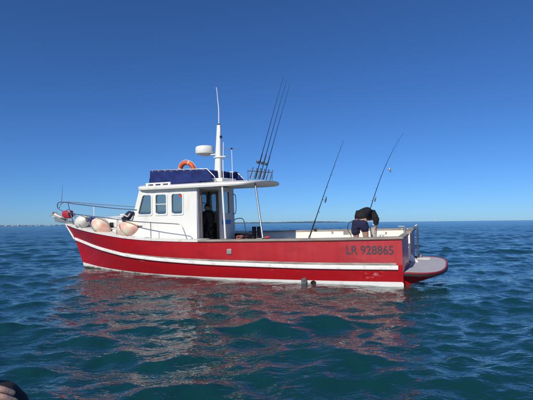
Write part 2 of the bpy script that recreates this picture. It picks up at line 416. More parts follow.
fr = Matrix.Translation((px_dir(435) * 2100, 2100, 0)) @ Matrix.Rotation(R(25), 4, 'Z')
sb = thing('sailing_boat', 'tiny white sailing boat far off on the horizon at right', 'sailboat', (0, 0, 0), frame=fr)
m = MB()
m.grid([[(x, y * max(0.02, 1 - (abs(x) / 4.6) ** 2.2), z) for x in np.linspace(-4.5, 4.5, 12)] for y, z in ((-1.3, 1.0), (-1.0, -0.2), (1.0, -0.2), (1.3, 1.0), (-1.3, 1.0))])
m.build('hull', 'white', sb)
MB().tube([(0.5, 0, 0.8), (0.5, 0, 12)], 0.09).build('mast', 'steel', sb)
MB().grid([[(0.4 - 4.0 * (1 - t) * s_, 0.5 * math.sin(math.pi * s_) * (1 - t), 1.8 + 9.8 * t) for s_ in np.linspace(0, 1, 6)] for t in np.linspace(0, 0.99, 8)]).build('mainsail', 'sail', sb, solid=0.03)
MB().grid([[(0.6 + 3.6 * (1 - t) * s_, 0.4 * math.sin(math.pi * s_) * (1 - t), 1.3 + 9.0 * t) for s_ in np.linspace(0, 1, 6)] for t in np.linspace(0, 0.99, 8)]).build('jib', 'sail', sb, solid=0.03)

# ------------------------------------------------------------------ the red fishing boat
boat = thing('fishing_boat', 'red fishing motor boat with white wheelhouse lying side on', 'fishing boat')

XE = dict(sheer=12.02, stripe=11.60, boot=11.22, bilge=10.95, keel=10.5)
f_deck = pchip([0, 1.5, 3, 5, 6.5, 8, 9, 10, 11, 11.6, 12.02], [1.55, 1.64, 1.68, 1.68, 1.60, 1.40, 1.17, .85, .45, .19, .02])
f_mid = pchip([0, 1.5, 3, 5, 6.5, 8, 9, 10, 11, 11.6], [1.53, 1.61, 1.64, 1.62, 1.51, 1.25, .98, .64, .24, .02])
f_wl = pchip([0, 1.5, 3, 5, 6.5, 8, 9, 10, 10.8, 11.22], [1.46, 1.52, 1.54, 1.49, 1.34, 1.02, .73, .41, .14, .02])
z_sheer = pchip([0, 1.2, 2.4, 4, 5.6, 7, 7.85, 9.07, 10, 11.15, 12.02], [1.12, 1.095, 1.075, 1.052, 1.035, 1.05, 1.085, 1.175, 1.25, 1.36, 1.47])
z_stripe = pchip([0, 2.4, 4.4, 6.35, 8.2, 8.9, 9.7, 10.64, 11.6], [.47, .447, .455, .49, .565, .63, .71, .83, .965])
z_boot = pchip([0, 2.4, 4.4, 6.5, 8.3, 9.3, 10.1, 11.22], [.125, .085, .06, .035, .01, .015, .03, .10])
def ctrl(s):
    a = []
    a.append(Vector((s * XE['keel'], 0.0, -0.75 + 0.35 * max(0, s - 0.75) / 0.25)))
    xb = s * XE['bilge']; a.append(Vector((xb, 0.96 * f_wl(min(xb, 11.2)) * (1 - 0.30 * s), -0.50)))
    xw = s * XE['boot']; a.append(Vector((xw, f_wl(xw), z_boot(xw))))
    xm = s * XE['stripe']; a.append(Vector((xm, f_mid(xm), z_stripe(xm))))
    xs = s * XE['sheer']; a.append(Vector((xs, f_deck(xs), z_sheer(xs))))
    return a
def section(s, n=5):
    return smooth_path(ctrl(s), n)
SS = [i / 34 * 0.8 for i in range(34)] + [0.8 + 0.2 * (1 - (1 - i / 22) ** 1.4) for i in range(23)]
secs = [section(s) for s in SS]
NS = len(secs[0])
def hull_point(X, z, out=0.0):
    s = X / 12.0
    for _ in range(14):
        sec = section(s)
        for i in range(10, NS - 1):
            if sec[i].z <= z <= sec[i + 1].z or i == NS - 2:
                t = (z - sec[i].z) / max(1e-6, sec[i + 1].z - sec[i].z); p = sec[i].lerp(sec[i + 1], t); break
        s += (X - p.x) / 12.0
    return p
def both(rows):
    return rows
BOOT_ROW = 10
m = MB()
for sg in (1, -1):
    m.grid([[(p.x, p.y * sg, p.z) for p in sec[BOOT_ROW:]] for sec in secs])
m.build('hull', 'hull', boat, angle=60)
m = MB()
for sg in (1, -1):
    m.grid([[(p.x, p.y * sg, p.z) for p in sec[9:BOOT_ROW + 1]] for sec in secs])
m.build('boot_stripe', 'boot', boat, angle=60)
m = MB()
for sg in (1, -1):
    m.grid([[(p.x, p.y * sg, p.z) for p in sec[:10]] for sec in secs])
m.build('underbody', 'antifoul', boat, angle=60)

def sweep_rail(linef, x0, x1, n, prof, sg):
    """prof: list of (out, dz); linef(X)->(y,z)"""
    rows = []
    for i in range(n + 1):
        X = x0 + (x1 - x0) * i / n
        y, z = linef(X); y2, _ = linef(min(X + 0.05, x1 + .05)); y1, _ = linef(max(X - 0.05, 0))
        sl_ = (y2 - y1) / 0.1; L_ = math.hypot(1, sl_); nx, ny = -sl_ / L_, 1 / L_
        rows.append([(X + nx * o, (y + ny * o) * sg, z + dz) for o, dz in prof])
    m = MB(); m.grid(rows)
    k = len(prof); m.f.append(tuple(range(k))); m.f.append(tuple(n * k + j for j in range(k)))
    return m
stripe_l = lambda X: (f_mid(X), z_stripe(X))
def sheer_l(X): return (f_deck(X), z_sheer(X))
for sg in (1, -1):
    sweep_rail(stripe_l, 0.10, 11.5, 90, [(-.03, -.058), (.024, -.056), (.032, -.045), (.032, .03), (.026, .042), (-.03, .043), (-.03, -.058)], sg).build('rub_rail', 'white_worn', boat)
    sweep_rail(stripe_l, 0.14, 8.2, 70, [(-.03, .044), (.018, .044), (.022, .06), (.012, .098), (-.03, .10), (-.03, .044)], sg).build('rub_strip', 'rail_grey', boat)
    # stem-to-cockpit toe rail (white) and cockpit capping (weathered wood)
    sweep_rail(sheer_l, 5.3, 11.95, 60, [(.02, -.01), (.022, .045), (-.03, .05), (-.05, -.01), (.02, -.01)], sg).build('toe_rail', 'white_worn', boat)
    sweep_rail(sheer_l, -0.02, 5.3, 50, [(.035, -.005), (.04, .02), (.03, .04), (-.17, .046), (-.18, .0), (.035, -.005)], sg).build('gunwale_capping', 'cap', boat)
# white band up the stem
st_pts = [(11.60 + (12.02 - 11.60) * t, 0, 0.93 + (1.49 - 0.93) * t) for t in np.linspace(0, 1, 8)]
MB().tube(st_pts, 0.035, 8).build('stem_band', 'white', boat)

# transom in two wings with an opening, sill below
TS = [p for p in secs[0]]
def y_at(z):
    for i in range(len(TS) - 1):
        if TS[i].z <= z <= TS[i + 1].z: return TS[i].y + (TS[i + 1].y - TS[i].y) * (z - TS[i].z) / (TS[i + 1].z - TS[i].z)
    return TS[-1].y if z > TS[-1].z else 0
def wing(y_in, sg, ztop, zbot):
    zs = np.linspace(zbot, ztop, 9)
    out = [(0.0, (y_at(min(z, 1.12)) - 0.002) * sg, z) for z in zs]
    inn = [(0.0, y_in, z) for z in zs[::-1]]
    return MB().prism(out + inn, (0.10, 0, 0))
wing(0.24, 1, 1.10, 0.36).build('transom_wing', 'hull', boat, smooth=False)
wing(-0.26, -1, 1.10, 0.36).build('transom_wing', 'hull', boat, smooth=False)
m = MB(); zs = np.linspace(-0.3, 0.36, 7)
m.prism([(0.0, y_at(z) - .002, z) for z in zs] + [(0.0, -y_at(z) + .002, z) for z in zs[::-1]], (0.10, 0, 0))
m.build('transom_sill', 'hull', boat, smooth=False)
MB().box((0.052, -0.255, 0.74), (0.112, 0.02, 0.74)).build('door_jamb', 'white', boat, bevel=0.004)
MB().box((0.052, 0.235, 0.74), (0.112, 0.02, 0.74)).build('door_jamb', 'white', boat, bevel=0.004)
MB().box((0.045, 0.90, 1.125), (0.16, 1.26, 0.045)).build('transom_capping', 'cap', boat, bevel=0.008)
MB().box((0.045, -0.90, 1.13), (0.18, 1.24, 0.05)).build('transom_capping', 'cap', boat, bevel=0.008)
# swim platform
def plat_outline(k=1.0, grow=0.0):
    pts = []
    N_ = 40
    for i in range(N_ + 1):
        t = math.pi * i / N_
        c, s_ = math.cos(t), math.sin(t)
        y = (1.47 + grow) * math.copysign(abs(c) ** 0.75, c); x = -(0.88 + grow) * abs(s_) ** 0.45
        pts.append((x, y))
    return pts
po = plat_outline()
m = MB(); m.prism([(x - .003, y, 0.29) for x, y in po], (0, 0, 0.05))
pf = m.build('swim_platform', 'platform', boat, smooth=False)
def band(z0, z1, g): 
    a = plat_outline(grow=g); b_ = plat_outline(grow=-0.02)
    m = MB(); n = len(a)
    vs = [(x - .004, y, z0) for x, y in a] + [(x - .004, y, z1) for x, y in a] + [(x - .004, y, z1) for x, y in b_] + [(x - .004, y, z0) for x, y in b_]
    fs = []
    for k in range(n - 1):
        for q in range(4):
            r_ = (q + 1) % 4; fs.append((q * n + k, q * n + k + 1, r_ * n + k + 1, r_ * n + k))
    fs += [(0, n, 2 * n, 3 * n), (n - 1, 2 * n - 1, 3 * n - 1, 4 * n - 1)]
    m.add(vs, fs); return m
band(0.322, 0.350, 0.02).build('platform_edge', 'plain_red', pf)
band(0.272, 0.3215, 0.03).build('rubber_edge', 'black', pf)
MB().box((-0.28, -1.0, 0.347), (0.34, 0.30, 0.014)).build('hatch', 'white_worn', pf, bevel=0.004)
MB().box((-0.16, -1.30, 0.375), (0.10, 0.16, 0.07)).build('cleat_box', 'cap', pf, bevel=0.01)
m = MB()
m.hexa([(0.0, 1.30, -0.02), (-0.18, 1.22, 0.06), (-0.18, -1.22, 0.06), (0.0, -1.30, -0.02)], [(0.0, 1.38, .245), (-0.78, 1.0, .245), (-0.78, -1.0, .245), (0.0, -1.38, .245)])
m.build('platform_bracket', 'hull', boat, smooth=False)
# gusset at the opening, boarding ladder on the starboard wing
MB().prism([(-0.012, -0.30, 0.345), (-0.20, -0.30, 0.345), (-0.17, -0.30, 0.38), (-0.05, -0.30, 0.52), (-0.012, -0.30, 0.56)], (0, 0.045, 0)).build('gusset', 'white', boat, smooth=False)
lad = MB()
for y in (-1.02, -1.38):
    lad.tube(smooth_path([(-0.02, y, 1.10), (-0.06, y, 1.24), (-0.12, y, 1.20), (-0.12, y, 0.9), (-0.12, y, 0.36)], 5), 0.014, 8)
for z in (0.5, 0.72, 0.94):
    lad.tube([(-0.12, -1.02, z), (-0.12, -1.38, z)], 0.012, 8)
lad.build('boarding_ladder', 'steel', boat)

# cockpit: inner bulwarks, floor, underside
for sg in (1, -1):
    rows = []
    for i in range(41):
        X = 0.1 + 5.5 * i / 40; y = f_deck(X) - 0.15
        rows.append([(X, y * sg, 0.38), (X, y * sg, z_sheer(X))])
    MB().grid(rows).build('inner_bulwark', 'inner_white', boat, solid=0.02)
rows = [[(X, y * (f_deck(X) - .16), 0.40) for y in (-1, -.5, 0, .5, 1)] for X in np.linspace(0.1, 7.6, 20)]
MB().grid(rows).build('cockpit_floor', 'deck', boat)
v = MB()
for k in range(4): v.box((1.90, -(f_deck(1.9) - .175), 0.985 + k * 0.036), (0.34, 0.012, 0.020))
v.build('vent', 'rail_grey', boat)
MB().box((2.42, -(f_deck(2.42) - .17), 1.03), (0.06, 0.03, 0.07)).build('bulwark_fitting', 'rail_grey', boat, bevel=.01)
MB().box((0.78, -(f_deck(.78) - .17), 1.02), (0.05, 0.03, 0.06)).build('bulwark_fitting', 'cap', boat, bevel=.01)
MB().box((4.72, -1.0, 0.63), (1.5, 0.95, 0.46)).build('locker', 'inner_white', boat, bevel=0.02)
def cleat(x, y, z, name='cleat'):
    m = MB(); m.tube([(x - .09, y, z + .05), (x + .09, y, z + .05)], [.008, .010], 8); m.tube([(x - .03, y, z), (x - .03, y, z + .05)], .01); m.tube([(x + .03, y, z), (x + .03, y, z + .05)], .01)
    m.build(name, 'galv', boat)
cleat(0.45, f_deck(.45) - .06, z_sheer(.45) + .044); cleat(0.35, -(f_deck(.35) - .06), z_sheer(.35) + .044); cleat(0.15, -0.5, 1.155); cleat(7.2, f_deck(7.2) - .1, 1.07)
MB().lathe([(.032, 0), (.03, .11), (.045, .115), (.045, .14), (.02, .145)], (0.06, 0.33, 1.146), 12).build('bollard', 'galv', boat)

# decks forward
def deck_grid(x0, x1, yin, n=18):
    rows = []
    for i in range(n + 1):
        X = x0 + (x1 - x0) * i / n; y = f_deck(X) - 0.005; z = z_sheer(X) + 0.006
        yi = yin(X)
        rows.append([(X, yi + (y - yi) * t, z + 0.03 * (1 - t)) for t in np.linspace(0, 1, 5)])
    return rows
for sg in (1, -1):
    rows = [[(a, b_ * sg, c) for a, b_, c in r_] for r_ in deck_grid(5.3, 7.9, lambda X: 1.06)]
    MB().grid(rows).build('side_deck', 'deck', boat, solid=0.03)
rows = []
for i in range(31):
    X = 7.88 + (11.98 - 7.88) * i / 30; y = max(0.01, f_deck(X) - 0.005)
    rows.append([(X, y * t, z_sheer(X) + 0.006 + 0.05 * (1 - t * t)) for t in np.linspace(-1, 1, 9)])
MB().grid(rows).build('foredeck', 'deck', boat, solid=0.03)
# trunk cabin (coachroof) ahead of the wheelhouse
rows = []
for i, X in enumerate([7.7, 8.2, 8.7, 9.2, 9.6, 9.9, 10.05, 10.13, 10.16]):
    hw = [0.84, .80, .74, .66, .58, .52, .48, .44, .40][i]; zt = [1.74, 1.74, 1.73, 1.72, 1.705, 1.685, 1.66, 1.60, 1.20][i]
    zb = z_sheer(X) - 0.02
    sec_ = [(-hw, zb), (-hw + .015, zb + .5 * (zt - zb)), (-hw + .04, zt - .10), (-hw + .09, zt - .035), (-hw * .5, zt + .015), (0, zt + .03)]
    sec_ = sec_ + [(-a, b_) for a, b_ in sec_[-2::-1]]
    rows.append([(X, a, b_) for a, b_ in sec_])
MB().grid(rows).build('trunk_cabin', 'white', boat, angle=50)
for X in (9.22, 8.0):
    hw = 0.665 if X > 9 else 0.83
    def rr_(w_, h_, r_, n=5):
        pts = []
        for cx_, cz_, a0 in ((w_ / 2 - r_, h_ / 2 - r_, 0), (-w_ / 2 + r_, h_ / 2 - r_, 90), (-w_ / 2 + r_, -h_ / 2 + r_, 180), (w_ / 2 - r_, -h_ / 2 + r_, 270)):
            for k in range(n + 1): a = R(a0 + 90 * k / n); pts.append((cx_ + r_ * math.cos(a), cz_ + r_ * math.sin(a)))
        return pts
    fm = MB().ring([(X + a, hw, 1.45 + b_) for a, b_ in rr_(.24, .24, .05)], [(X + a, hw, 1.45 + b_) for a, b_ in rr_(.18, .18, .03)], (0, .02, 0)).build('porthole', 'white_worn', boat)
    MB().prism([(X + a, hw + .004, 1.45 + b_) for a, b_ in rr_(.185, .185, .03)], (0, .006, 0)).build('pane', 'black', fm)
MB().box((9.0, 0, 1.775), (0.5, 0.5, 0.05)).build('deck_hatch', 'white_worn', boat, bevel=0.015)

# ---------------- wheelhouse
ZB, ZT = 1.02, 2.56
def side_x(z, x_bottom, rake): return x_bottom - rake * (z - 1.5)
def ywall(z): return 1.16 - 0.035 * (z - 1.0)
def wall_quad_grid(cols, zs, skip, sg):
    """cols: functions of z giving X; skip: set of (col,row) cells left open"""
    m = MB(); nc, nr = len(cols), len(zs)
    vs = [(c(z), ywall(z) * sg, z) for z in zs for c in cols]
    fs = [(r_ * nc + c_, r_ * nc + c_ + 1, (r_ + 1) * nc + c_ + 1, (r_ + 1) * nc + c_) for r_ in range(nr - 1) for c_ in range(nc - 1) if (c_, r_) not in skip]
    return m.add(vs, fs)
rake = 0.32
cols = [lambda z: side_x(z, 8.02, rake), lambda z: side_x(z, 7.84, rake), lambda z: 7.235, lambda z: 7.085, lambda z: 6.69, lambda z: 6.51, lambda z: 6.125, lambda z: 5.65]
zs = [ZB, 1.785, 2.375, ZT]
for sg in (1, -1):
    wall_quad_grid(cols, zs, {(1, 1), (3, 1), (5, 1)}, sg).build('side_wall', 'white', boat, smooth=False, solid=1.03)
def rounded_poly(pts, r, n=5):
    out = []; P = [Vector(p) for p in pts]; k = len(P)
    for i in range(k):
        a, b_, c = P[i - 1], P[i], P[(i + 1) % k]
        d1 = (a - b_).normalized(); d2 = (c - b_).normalized()
        p1 = b_ + d1 * r; p2 = b_ + d2 * r
        for t in np.linspace(0, 1, n + 1): out.append((1 - t) ** 2 * p1 + 2 * t * (1 - t) * b_ + t * t * p2)
    return out
def window(corners, nrm, name='window', r_in=0.07, grow=0.035, muntin=None, th=0.03, fmat='white'):
    """corners: 4 points in order on the wall plane; a rounded frame over the opening and a pane set inside it"""
    P = [Vector(p) for p in corners]; c = sum(P, Vector()) / 4; n_ = Vector(nrm)
    def scaled(d):
        out = []
        for i in range(4):
            e1 = (P[i - 1] - P[i]).normalized(); e2 = (P[(i + 1) % 4] - P[i]).normalized()
            out.append(P[i] - (e1 + e2) * d)
        return out
    inner = rounded_poly(scaled(-0.008), r_in); outer = rounded_poly(scaled(grow), r_in * 1.1)
    w_ = MB().ring([p + n_ * 0.004 for p in outer], [p + n_ * 0.003 for p in inner], n_ * (th)).build(name, fmat, boat)
    MB().prism([p - n_ * 0.012 for p in rounded_poly(scaled(-0.002), 0.03)], n_ * 0.006).build('pane', 'glass', w_)
    if muntin is not None:
        a = P[0].lerp(P[3], muntin); b_ = P[1].lerp(P[2], muntin)
        MB().tube([a + n_ * .004, b_ + n_ * .004], 0.013, 6).build('glazing_bar', fmat, w_)
    return w_
Z1, Z2 = 1.785, 2.375
for sg in (1, -1):
    for i, (a, b_) in enumerate(((1, 2), (3, 4), (5, 6))):
        cs = [(cols[a](Z1), ywall(Z1) * sg, Z1), (cols[b_](Z1), ywall(Z1) * sg, Z1), (cols[b_](Z2), ywall(Z2) * sg, Z2), (cols[a](Z2), ywall(Z2) * sg, Z2)]
        window(cs, (0, sg, 0), muntin=0.5 if i == 1 else None)
# front wall with three windscreens
m = MB(); ys = [-1, -.92, -.36, -.28, .28, .36, .92, 1]
vs = []; fs = []
for z in zs:
    for y in ys: vs.append((side_x(z, 8.02, rake) + 0.06 * (1 - y * y), y * (ywall(z) - .003), z))
n = len(ys)
for r_ in range(3):
    for c_ in range(n - 1):
        if r_ == 1 and c_ in (1, 3, 5): continue
        fs.append((r_ * n + c_, r_ * n + c_ + 1, (r_ + 1) * n + c_ + 1, (r_ + 1) * n + c_))
m.add(vs, fs).build('front_wall', 'white', boat, smooth=False, solid=1.03)
for a, b_ in ((-.92, -.36), (-.28, .28), (.36, .92)):
    fx = lambda y, z: side_x(z, 8.02, rake) + 0.06 * (1 - y * y) + .002
    cs = [(fx(a, Z1), a * ywall(Z1), Z1), (fx(b_, Z1), b_ * ywall(Z1), Z1), (fx(b_, Z2), b_ * ywall(Z2), Z2), (fx(a, Z2), a * ywall(Z2), Z2)]
    window(cs, Vector((1, 0, rake)).normalized(), name='windscreen')
# aft bulkhead: doorway to port, window to starboard
BX = 5.65
ys = [1.115, .95, -.02, -.23, -.80, -1.115]; zb_ = [0.40, 1.72, 2.42, 2.56]
m = MB(); vs = [(BX, y, z) for z in zb_ for y in ys]; n = len(ys); fs = []
for r_ in range(3):
    for c_ in range(n - 1):
        if c_ == 1 and r_ < 2: continue
        if c_ == 3 and r_ == 1: continue
        fs.append((r_ * n + c_, r_ * n + c_ + 1, (r_ + 1) * n + c_ + 1, (r_ + 1) * n + c_))
m.add(vs, fs).build('aft_bulkhead', 'shaded_white', boat, smooth=False, solid=1.03)
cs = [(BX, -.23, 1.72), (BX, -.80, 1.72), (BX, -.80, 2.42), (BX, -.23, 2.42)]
window(cs, (-1, 0, 0), name='bulkhead_window', r_in=.05, fmat='shaded_white')
df = MB(); df.box((BX - .012, .955, 1.41), (.09, .06, 2.02)); df.box((BX - .012, -.03, 1.41), (.09, .05, 2.02)); df.box((BX - .012, .46, 2.445), (.09, 1.05, .05))
df.build('door_frame', 'wood', boat, bevel=0.006)
MB().box((BX - 0.0195, -0.56, 1.445), (0.008, 0.56, 0.135)).build('blue_notice', 'blue_sign', boat)
MB().tube(smooth_path([(BX, -1.04, 2.32), (BX - .10, -1.06, 2.31), (BX - .12, -1.06, 2.0), (BX - .10, -1.05, 1.72), (BX, -1.04, 1.70)], 5), .014, 8).build('grab_handle', 'steel', boat)
MB().tube(smooth_path([(BX + .3, -1.40, 1.06), (BX + .2, -1.40, 1.40), (BX + .05, -1.40, 1.51), (BX - .2, -1.40, 1.48), (BX - .28, -1.40, 1.06)], 6), .014, 8).build('hoop_rail', 'steel', boat)
# interior
MB().box((7.25, 0, 1.40), (0.75, 2.1, 0.62)).build('dashboard', 'interior', boat, bevel=.03)
MB().box((6.7, -.75, 1.15), (1.2, .6, 0.5)).build('seat_box', 'interior', boat, bevel=.03)
MB().tube([(6.84 + .03 * math.sin(t), -.05 + .2 * math.cos(t), 1.45 + .2 * math.sin(t)) for t in np.linspace(0, 2 * math.pi, 24, endpoint=False)], .013, 6, closed=True).build('steering_wheel', 'black', boat)
MB().box((7.62, .86, 1.815), (.20, .14, .09)).build('orange_case', 'yellow', boat, bevel=.01)
MB().prism([(6.215 + .055 * math.cos(t), ywall(2.32) - .002, 2.32 + .055 * math.sin(t)) for t in np.linspace(0, 2 * math.pi, 20, endpoint=False)], (0, .002, 0)).build('round_sticker', 'red_sign', boat)
MB().tube([(7.28, .5, 1.7), (7.05, .5, 2.5)], .03, 8).build('inside_post', 'interior', boat)
MB().tube([(6.35, -.5, 1.4), (6.2, -.5, 2.5)], .045, 8).build('inside_post', 'interior', boat)
# roof: crowned slab, straight sides, rounded after edge
def roof_half(X):
    if X > 7.2: return 1.27 * math.sqrt(max(0, 1 - ((X - 7.2) / 0.78) ** 4)) 
    if X < 4.4: return 1.27 * max(0, 1 - ((4.4 - X) / 0.62) ** 3.2) ** 0.5
    return 1.27
xs_ = [3.783, 3.80, 3.83, 3.88, 3.95, 4.05, 4.2, 4.4, 4.9, 5.5, 6.1, 6.7, 7.2, 7.4, 7.6, 7.75, 7.86, 7.93, 7.965, 7.979]
def roof_rows(zoff, shrink):
    rows = []
    for X in xs_:
        h = max(0.01, roof_half(X) - shrink)
        k_ = max(0, (4.7 - X) / 0.92); drop = 0.02 * k_ ** 2; zo = zoff * (1 - 0.72 * k_ ** 1.6)
        rows.append([(X, h * t, 2.575 + 0.095 * (1 - (h * t / 1.27) ** 2) + zo - drop) for t in np.linspace(-1, 1, 15)])
    return rows
top = roof_rows(0.045, 0.015); bot = roof_rows(-0.055, 0.02); midr = roof_rows(0.0, 0.0)
m = MB(); nr_, nc_ = len(top), 15
allv = [p for r_ in top for p in r_] + [p for r_ in bot for p in r_]
fs = []
for i in range(nr_ - 1):
    for j in range(nc_ - 1):
        a = i * nc_ + j; fs.append((a, a + 1, a + nc_ + 1, a + nc_)); a += nr_ * nc_; fs.append((a, a + nc_, a + nc_ + 1, a + 1))
peri = [(i, 0) for i in range(nr_)] + [(nr_ - 1, j) for j in range(1, nc_)] + [(i, nc_ - 1) for i in range(nr_ - 2, -1, -1)] + [(0, j) for j in range(nc_ - 2, 0, -1)]
base_n = len(allv); allv += [midr[i][j] for i, j in peri]; k = len(peri)
for q in range(k):
    q2 = (q + 1) % k; i, j = peri[q]; i2, j2 = peri[q2]
    fs.append((i * nc_ + j, i2 * nc_ + j2, base_n + q2, base_n + q)); o_ = nr_ * nc_
    fs.append((base_n + q, base_n + q2, o_ + i2 * nc_ + j2, o_ + i * nc_ + j))
m.add(allv, fs)
roof = m.build('wheelhouse_roof', 'white', boat, angle=40)
def rz(X, y): return 2.575 + .095 * (1 - (y / 1.27) ** 2) + .045
# roof grab rails and low coaming under the canvas
for sg in (1, -1):
    g = MB(); pts = []
    for k in range(4):
        X = 7.45 - k * 0.27; g.box((X, 1.03 * sg, rz(X, 1.03) + .022), (.07, .05, .06))
    g.tube([(7.50, 1.03 * sg, rz(0, 1.03) + .06), (6.60, 1.03 * sg, rz(0, 1.03) + .06)], .022, 8)
    g.build('roof_grab_rail', 'white', roof)
MB().box((5.42, 0.15, rz(0, .1) + .03), (0.65, 0.9, 0.10)).build('mast_step', 'white', roof, bevel=.02)
# support posts
MB().tube([(4.78, 1.18, 2.55), (4.52, 1.56, 1.10)], .024, 10).build('roof_post', 'white', boat)
MB().tube([(3.96, .78, 2.585), (3.42, 1.58, 1.12)], .026, 10).build('roof_post', 'steel', boat)

# flybridge spray canvas: front and both sides on a steel frame
def canvas_panel(a, b_, nb, nt_, bulge):
    a0, a1 = Vector(a[0]), Vector(a[1]); b0, b1 = Vector(b_[0]), Vector(b_[1])
    L_ = (b0 - a0); nrm = L_.cross(a1 - a0).normalized(); rows = []
    for j in range(nt_ + 1):
        t = j / nt_; row = []
        for i in range(nb + 1):
            s_ = i / nb; p = a0.lerp(b0, s_).lerp(a1.lerp(b1, s_), t)
            w_ = math.sin(math.pi * s_ * 5) * .012 + math.sin(s_ * 37 + t * 9) * .009 + math.sin(s_ * 17 - t * 6) * .014 + math.sin(s_ * 61 + t * 14) * .004
            p = p + nrm * (bulge * math.sin(math.pi * t) * math.sin(math.pi * s_) + w_ * (1 - 0.3 * t))
            if j == nt_: p.z -= 0.014 * (1 - abs(math.cos(math.pi * s_ * 6)))
            row.append(p)
        rows.append(row)
    return rows
FB, FT = 2.645, 3.10
pa, pb = ((7.46, .93, FB - .02), (7.40, .93, FT + .015)), ((5.22, .93, FB + .07), (5.42, .93, FT - .055))
sa, sb_ = ((7.46, -.93, FB - .02), (7.40, -.93, FT + .015)), ((5.05, -.93, FB + .03), (5.35, -.93, FT - .055))
cv = MB(); cv.grid(canvas_panel(pa, pb, 48, 8, -.02)); cpo = cv.build('spray_canvas', 'canvas', boat, solid=.006)
MB().grid(canvas_panel(sa, sb_, 48, 8, .02)).build('spray_canvas', 'canvas', boat, solid=.006)
MB().grid(canvas_panel(((7.465, .93, FB - .02), (7.405, .93, FT + .015)), ((7.465, -.93, FB - .02), (7.405, -.93, FT + .015)), 36, 8, .03)).build('spray_canvas', 'canvas', boat, solid=.006)
rail = MB()
for sg in (1, -1):
    rail.tube([(7.40, .93 * sg, FT + .02), (5.40, .93 * sg, FT - .045), (5.16, .93 * sg, FT - .28), (5.10, .93 * sg, 2.66)], .014, 8)
    for X in (6.9, 6.2, 5.6): rail.tube([(X, .875 * sg, 2.66), (X, .89 * sg, FT - .01 - .03 * (7.4 - X))], .012, 8)
rail.tube([(7.40, .93, FT + .02), (7.40, -.93, FT + .02)], .014, 8)
rail.build('flybridge_rail', 'steel', boat)
for k in range(9):
    X = 7.30 - k * .225; z = FT + .018 - .0325 * (7.4 - X)
    MB().tube([(X + .012 * math.cos(t), .935 + .024 * math.cos(t), z - .012 + .026 * math.sin(t)) for t in np.linspace(0, 2 * math.pi, 10, endpoint=False)], .006, 5, closed=True).build('lashing', 'lash', cpo)
MB().box((5.75, 0, 2.86), (.45, 1.0, .40)).build('flybridge_seat', 'canvas', boat, bevel=.04)

# mast, radar, aerials
mt = MB(); sec2 = []
for z, w_, d_, x in ((2.72, .30, .20, 5.58), (2.85, .235, .17, 5.575), (3.3, .205, .15, 5.55), (3.8, .165, .12, 5.52), (4.3, .14, .10, 5.49), (4.46, .12, .09, 5.485)):
    sec2.append([(x + w_ / 2 * math.copysign(abs(math.cos(t)) ** .6, math.cos(t)), d_ / 2 * math.copysign(abs(math.sin(t)) ** .6, math.sin(t)), z) for t in np.linspace(0, 2 * math.pi, 17)])
mt.grid(sec2); mt.f.append(tuple(16 - k for k in range(17))); mt.f.append(tuple(5 * 17 + k for k in range(17)))
mast = mt.build('mast', 'white', boat)
MB().box((5.45, 0, 3.47), (.42, .20, .03)).build('spreader', 'white', mast, bevel=.008)
MB().box((5.80, 0, 3.56), (.50, .14, .035)).build('radar_bracket', 'white', mast, bevel=.01)
MB().lathe([(.05, 0), (.10, .0), (.16, .03), (.16, .055)], (6.02, 0, 3.58 - .055 + .02), 20).build('radar_foot', 'white', mast)
MB().lathe([(.02, 0), (.24, .0), (.275, .02), (.287, .06), (.285, .19), (.265, .235), (.20, .258), (.02, .268)], (6.02, 0, 3.60), 36).build('radar_dome', 'white', mast)
MB().lathe([(.03, 0), (.04, .0), (.04, .06), (.03, .07)], (5.40, .05, 4.05), 12, (0, 0, 1)).build('mast_light', 'black', mast)
MB().lathe([(.035, 0), (.045, .0), (.045, .03), (.03, .04)], (5.485, 0, 4.46), 12).build('mast_cap', 'black', mast)
MB().tube(smooth_path([(5.485, 0, 4.48), (5.475, 0, 4.95), (5.50, 0, 5.25), (5.52, 0, 5.55), (5.54, 0, 5.63)], 5), [.018 - .0005 * k for k in range(21)], 8).build('whip_aerial', 'white', mast)
MB().tube([(5.37, 0, 3.48), (5.345, 0, 3.92)], .011, 6).build('short_aerial', 'white', mast)
MB().tube([(5.38, 0, 3.47), (5.39, 0, 2.75)], .014, 6).build('cable', 'white', mast)
ta = MB().tube([(5.07, 0, 2.70), (5.07, 0, 3.70)], .010, 6).build('tee_aerial', 'white', boat)
MB().tube([(5.40, 0, 3.715), (4.86, 0, 3.675)], .008, 6).build('cross_bar', 'steel', ta)
MB().lathe([(.012, 0), (.03, .0), (.03, .045), (.012, .05)], (5.07, 0, 3.68), 10).build('aerial_knob', 'black', ta)
# rod rack on the roof's after end
rk = MB(); rk.tube([(4.1, .93, 2.92), (4.1, -.80, 2.96)], .013, 8)
for y in (.93, -.80): rk.tube([(4.1, y, 2.62), (4.1, y, 2.95)], .013, 8)
rack = rk.build('rod_rack', 'steel', boat)
HOLD = [.80, .53, .26, -.03, -.33, -.62]
rdir = Vector((-.33, 0, .944))
for y in HOLD:
    p = Vector((4.11, y, 2.70)); MB().tube([p, p + rdir * .34], .019, 10).build('rod_holder', 'steel', rack)

